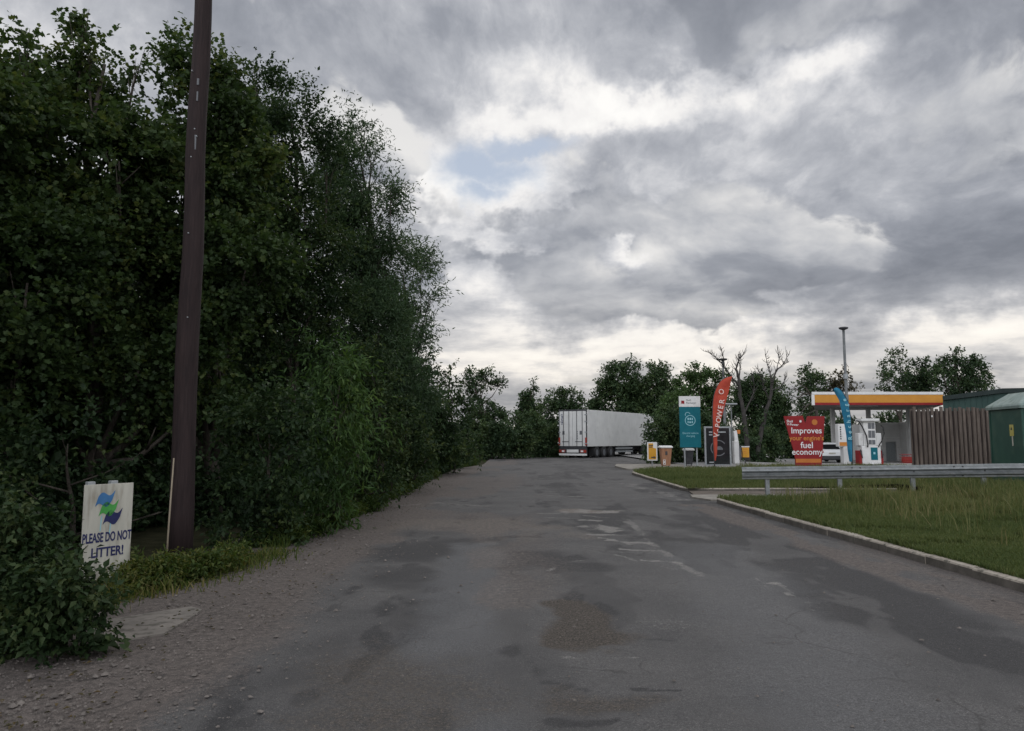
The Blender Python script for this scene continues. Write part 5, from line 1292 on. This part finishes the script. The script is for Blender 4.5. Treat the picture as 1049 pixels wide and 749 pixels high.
def lorry():
    Y = 60; c = at(587.0, 470, Y); rz = R(-32)
    t = thing('articulated_lorry', 'white articulated lorry parked at an angle with its rear doors facing us', 'lorry', (c.x, c.y, -.07), rz)
    W, L_, z0, z1 = 1.26, 13.4, .98, 3.92
    b = MB(); b.box(-W, W, .05, L_, z0, z1, .02); b.build('trailer_body', M['trailer'], t)
    f = MB(); f.box(-W - .01, W + .01, -.03, .045, z1 - .10, z1 + .03, .005); f.box(-W - .01, -W + .07, -.03, .045, z0 - .05, z1 - .105, .005); f.box(W - .07, W + .01, -.03, .045, z0 - .05, z1 - .105, .005); f.box(-W + .075, W - .075, -.03, .045, z0 - .12, z0 + .03, .005); f.build('rear_frame', M['dark'], t)
    for s in (-1, 1):
        xa, xb = (-W + .075, -.012) if s < 0 else (.012, W - .075)
        d = MB(); d.box(xa, xb, -.045, .04, z0 + .035, z1 - .105, .012); do = d.build('rear_door', M['trailer'], t)
        for x in (xa + .38, xb - .30):
            r = MB(); r.tube([(x, -.075, z0 + .0), (x, -.075, z1 - .06)], .022, 8); r.build('locking_bar', M['dark'], do)
        for z in (z0 + .25, z0 + 1.15, z0 + 2.0, z1 - .4):
            h = MB(); xh = xa if s < 0 else xb; h.box(xh - .10, xh + .10, -.065, -.047, z - .04, z + .04); h.build('hinge', M['grey'], do)
        h = MB(); h.box((xa + xb) / 2 - .35, (xa + xb) / 2 + .30, -.085, -.06, z0 + .38, z0 + .42); h.build('handle', M['dark'], do)
        p = MB(); p.box(xa + .26 if s < 0 else xb - .55, xa + .46 if s < 0 else xb - .35, -.052, -.0465, z0 + .95, z0 + 1.25); p.build('sticker', M['greyd'], do)
        m = MB(); m.box(s * W - .14 if s > 0 else -W - .01, s * W + .01 if s > 0 else -W + .14, -.06, -.046, z0 + .1, z0 + .72); m.build('reflector', M['redlight'], t)
        l = MB(); l.box(s * .95 - .26, s * .95 + .26, -.10, .0, .50, .72, .01); lo = l.build('tail_light', M['redlight'], t)
        q = MB(); q.box(s * .85 - .10, s * .85 + .12, -.108, -.102, .54, .68); q.build('lamp_lens', M['whiteink'], lo)
        for z in (z1 - .25, z0 + 1.7, z0 + .3):
            k = MB(); k.box(*((-W - .12, -W - .013) if s < 0 else (W + .013, W + .10)), -.02, .05, z - .05, z + .05, .008); k.build('marker_lamp', M['white'], t)
    mk = MB()
    for i in range(7): mk.box(-W + .25, -W + .25 + (.14 if i % 3 else .10), -.055, -.0465, z1 - .42 - i * .125, z1 - .34 - i * .125)
    mk.build('wording', M['navy'], t)
    mk = MB()
    for i in range(5): mk.box(.36, .46, -.055, -.0465, z0 + 1.15 - i * .14, z0 + 1.24 - i * .14)
    mk.build('wording', M['greyd'], t)
    n = MB(); n.box(-.52, .52, -.09, -.03, .50, .74, .006); n.build('number_plate', M['white'], t)
    u = MB(); u.box(-W + .02, W - .02, -.09, .02, .26, .42, .01); u.build('underrun_bar', M['white'], t)
    v = MB(); v.box(-W + .04, W - .04, -.02, .10, .45, z0 - .125); v.build('light_board', M['dark'], t)
    ch = MB(); 
    for x in (-.5, .5): ch.box(x - .08, x + .08, .3, L_ - .4, z0 - .38, z0 - .002)
    ch.build('chassis', M['dark'], t)
    for s in (-1, 1):
        for y in (1.9, 3.25, 4.6): wheel(t, s * (W - .20), y, .50, .38)
        sg = MB(); 
        for z in (.45, .72): sg.box(s * (W - .03) - .02, s * (W - .03) + .02, 5.6, 9.2, z, z + .13)
        sg.build('side_guard', M['grey'], t)
        lg = MB(); lg.box(s * .9 - .06, s * .9 + .06, 9.9, 10.05, .05, z0 - .01); lg.box(s * .9 - .14, s * .9 + .14, 9.85, 10.1, 0.0, .05); lg.build('landing_leg', M['dark'], t)
        mf = MB(); mf.box(s * (W - .2) - .2, s * (W - .2) + .2, 1.12, 1.14, .2, .92); mf.build('mud_flap', M['black'], t)
    pb = MB(); pb.box(-W + .05, W - .05, 6.0, 8.6, .5, z0 - .003, .02); pb.build('pallet_box', M['dark'], t)
    # tractor unit, mostly behind the bush
    cb = MB(); cb.loft([((-1.22, 1.22, 13.75, 16.0), .95), ((-1.24, 1.24, 13.75, 16.05), 2.0), ((-1.2, 1.2, 13.75, 15.9), 3.0), ((-1.1, 1.1, 13.8, 15.3), 3.75)], .08); co = cb.build('cab', M['trailer'], t)
    ws = MB(); ws.add([(-1.05, 16.062, 2.02), (1.05, 16.062, 2.02), (1.0, 15.92, 2.9), (-1.0, 15.92, 2.9)], [(3, 2, 1, 0)]); ws.build('windscreen', M['glass'], co)
    fr = MB(); fr.box(-.45, .45, 11.0, 16.0, .55, .93, .02); fr.box(-1.2, 1.2, 15.3, 16.15, .35, .93, .04); fr.build('tractor_chassis', M['dark'], t)
    for s in (-1, 1):
        for y in (12.0, 15.0): wheel(t, s * 1.03, y, .50, .36)
lorry()

def car():
    Y = 62; c = at(852.9, 474, Y); z = gz(c.x, c.y) + .10
    t = thing('parked_car', 'white car parked behind the red promotional board, seen from the rear', 'car', (c.x, c.y + 0, z), R(-3))
    b = MB(); b.loft([((-.82, .82, .05, 4.25), .34), ((-.91, .91, -.02, 4.40), .55), ((-.92, .92, .0, 4.40), .85), ((-.88, .88, .06, 4.2), 1.02)], .12)
    b.loft([((-.84, .84, .08, 3.1), 1.022), ((-.70, .70, .42, 2.5), 1.52), ((-.60, .60, .55, 2.3), 1.60)], .10); b.build('body', M['carpaint'], t, False)
    lb = MB(); lb.loft([((-.80, .80, .08, 4.2), .22), ((-.86, .86, .0, 4.3), .338)], .1); lb.box(-.78, .78, -.05, .06, .26, .56, .02); lb.build('bumper', M['dark'], t)
    def g(a, n='window'):
        m = MB(); m.add(a, [(0, 1, 2, 3)]); m.build(n, M['carglass'], t)
    g([(-.66, .085, 1.08), (.66, .085, 1.08), (.57, .355, 1.46), (-.57, .355, 1.46)], 'rear_window')
    for s in (-1, 1):
        q = [(s * .826, .75, 1.12), (s * .826, 2.7, 1.12), (s * .732, 2.35, 1.46), (s * .732, .9, 1.46)]; g(q if s > 0 else q[::-1])
        l = MB(); l.loft([((s * .78 - .13, s * .78 + .13, -.03, .12), .80), ((s * .78 - .11, s * .78 + .11, .02, .14), .98)], .02); l.build('tail_light', M['redlight'], t)
        for y in (.85, 3.5): wheel(t, s * .80, y, .34, .22)
        m = MB(); m.loft([((s * 1.0 - .09, s * 1.0 + .09, 2.55, 2.65), 1.0), ((s * 1.0 - .09, s * 1.0 + .09, 2.55, 2.68), 1.13)], .02); m.build('mirror', M['carpaint'], t)
    n = MB(); n.box(-.26, .26, -.045, -.022, .70, .81, .004); n.build('number_plate', M['board'], t)
    t.scale = (1.05, 1.05, 1.05)
M['carglass'] = pmat('car_glass', (.008, .009, .010), (.012, .013, .014), 3, .35, spec=.15)
car()
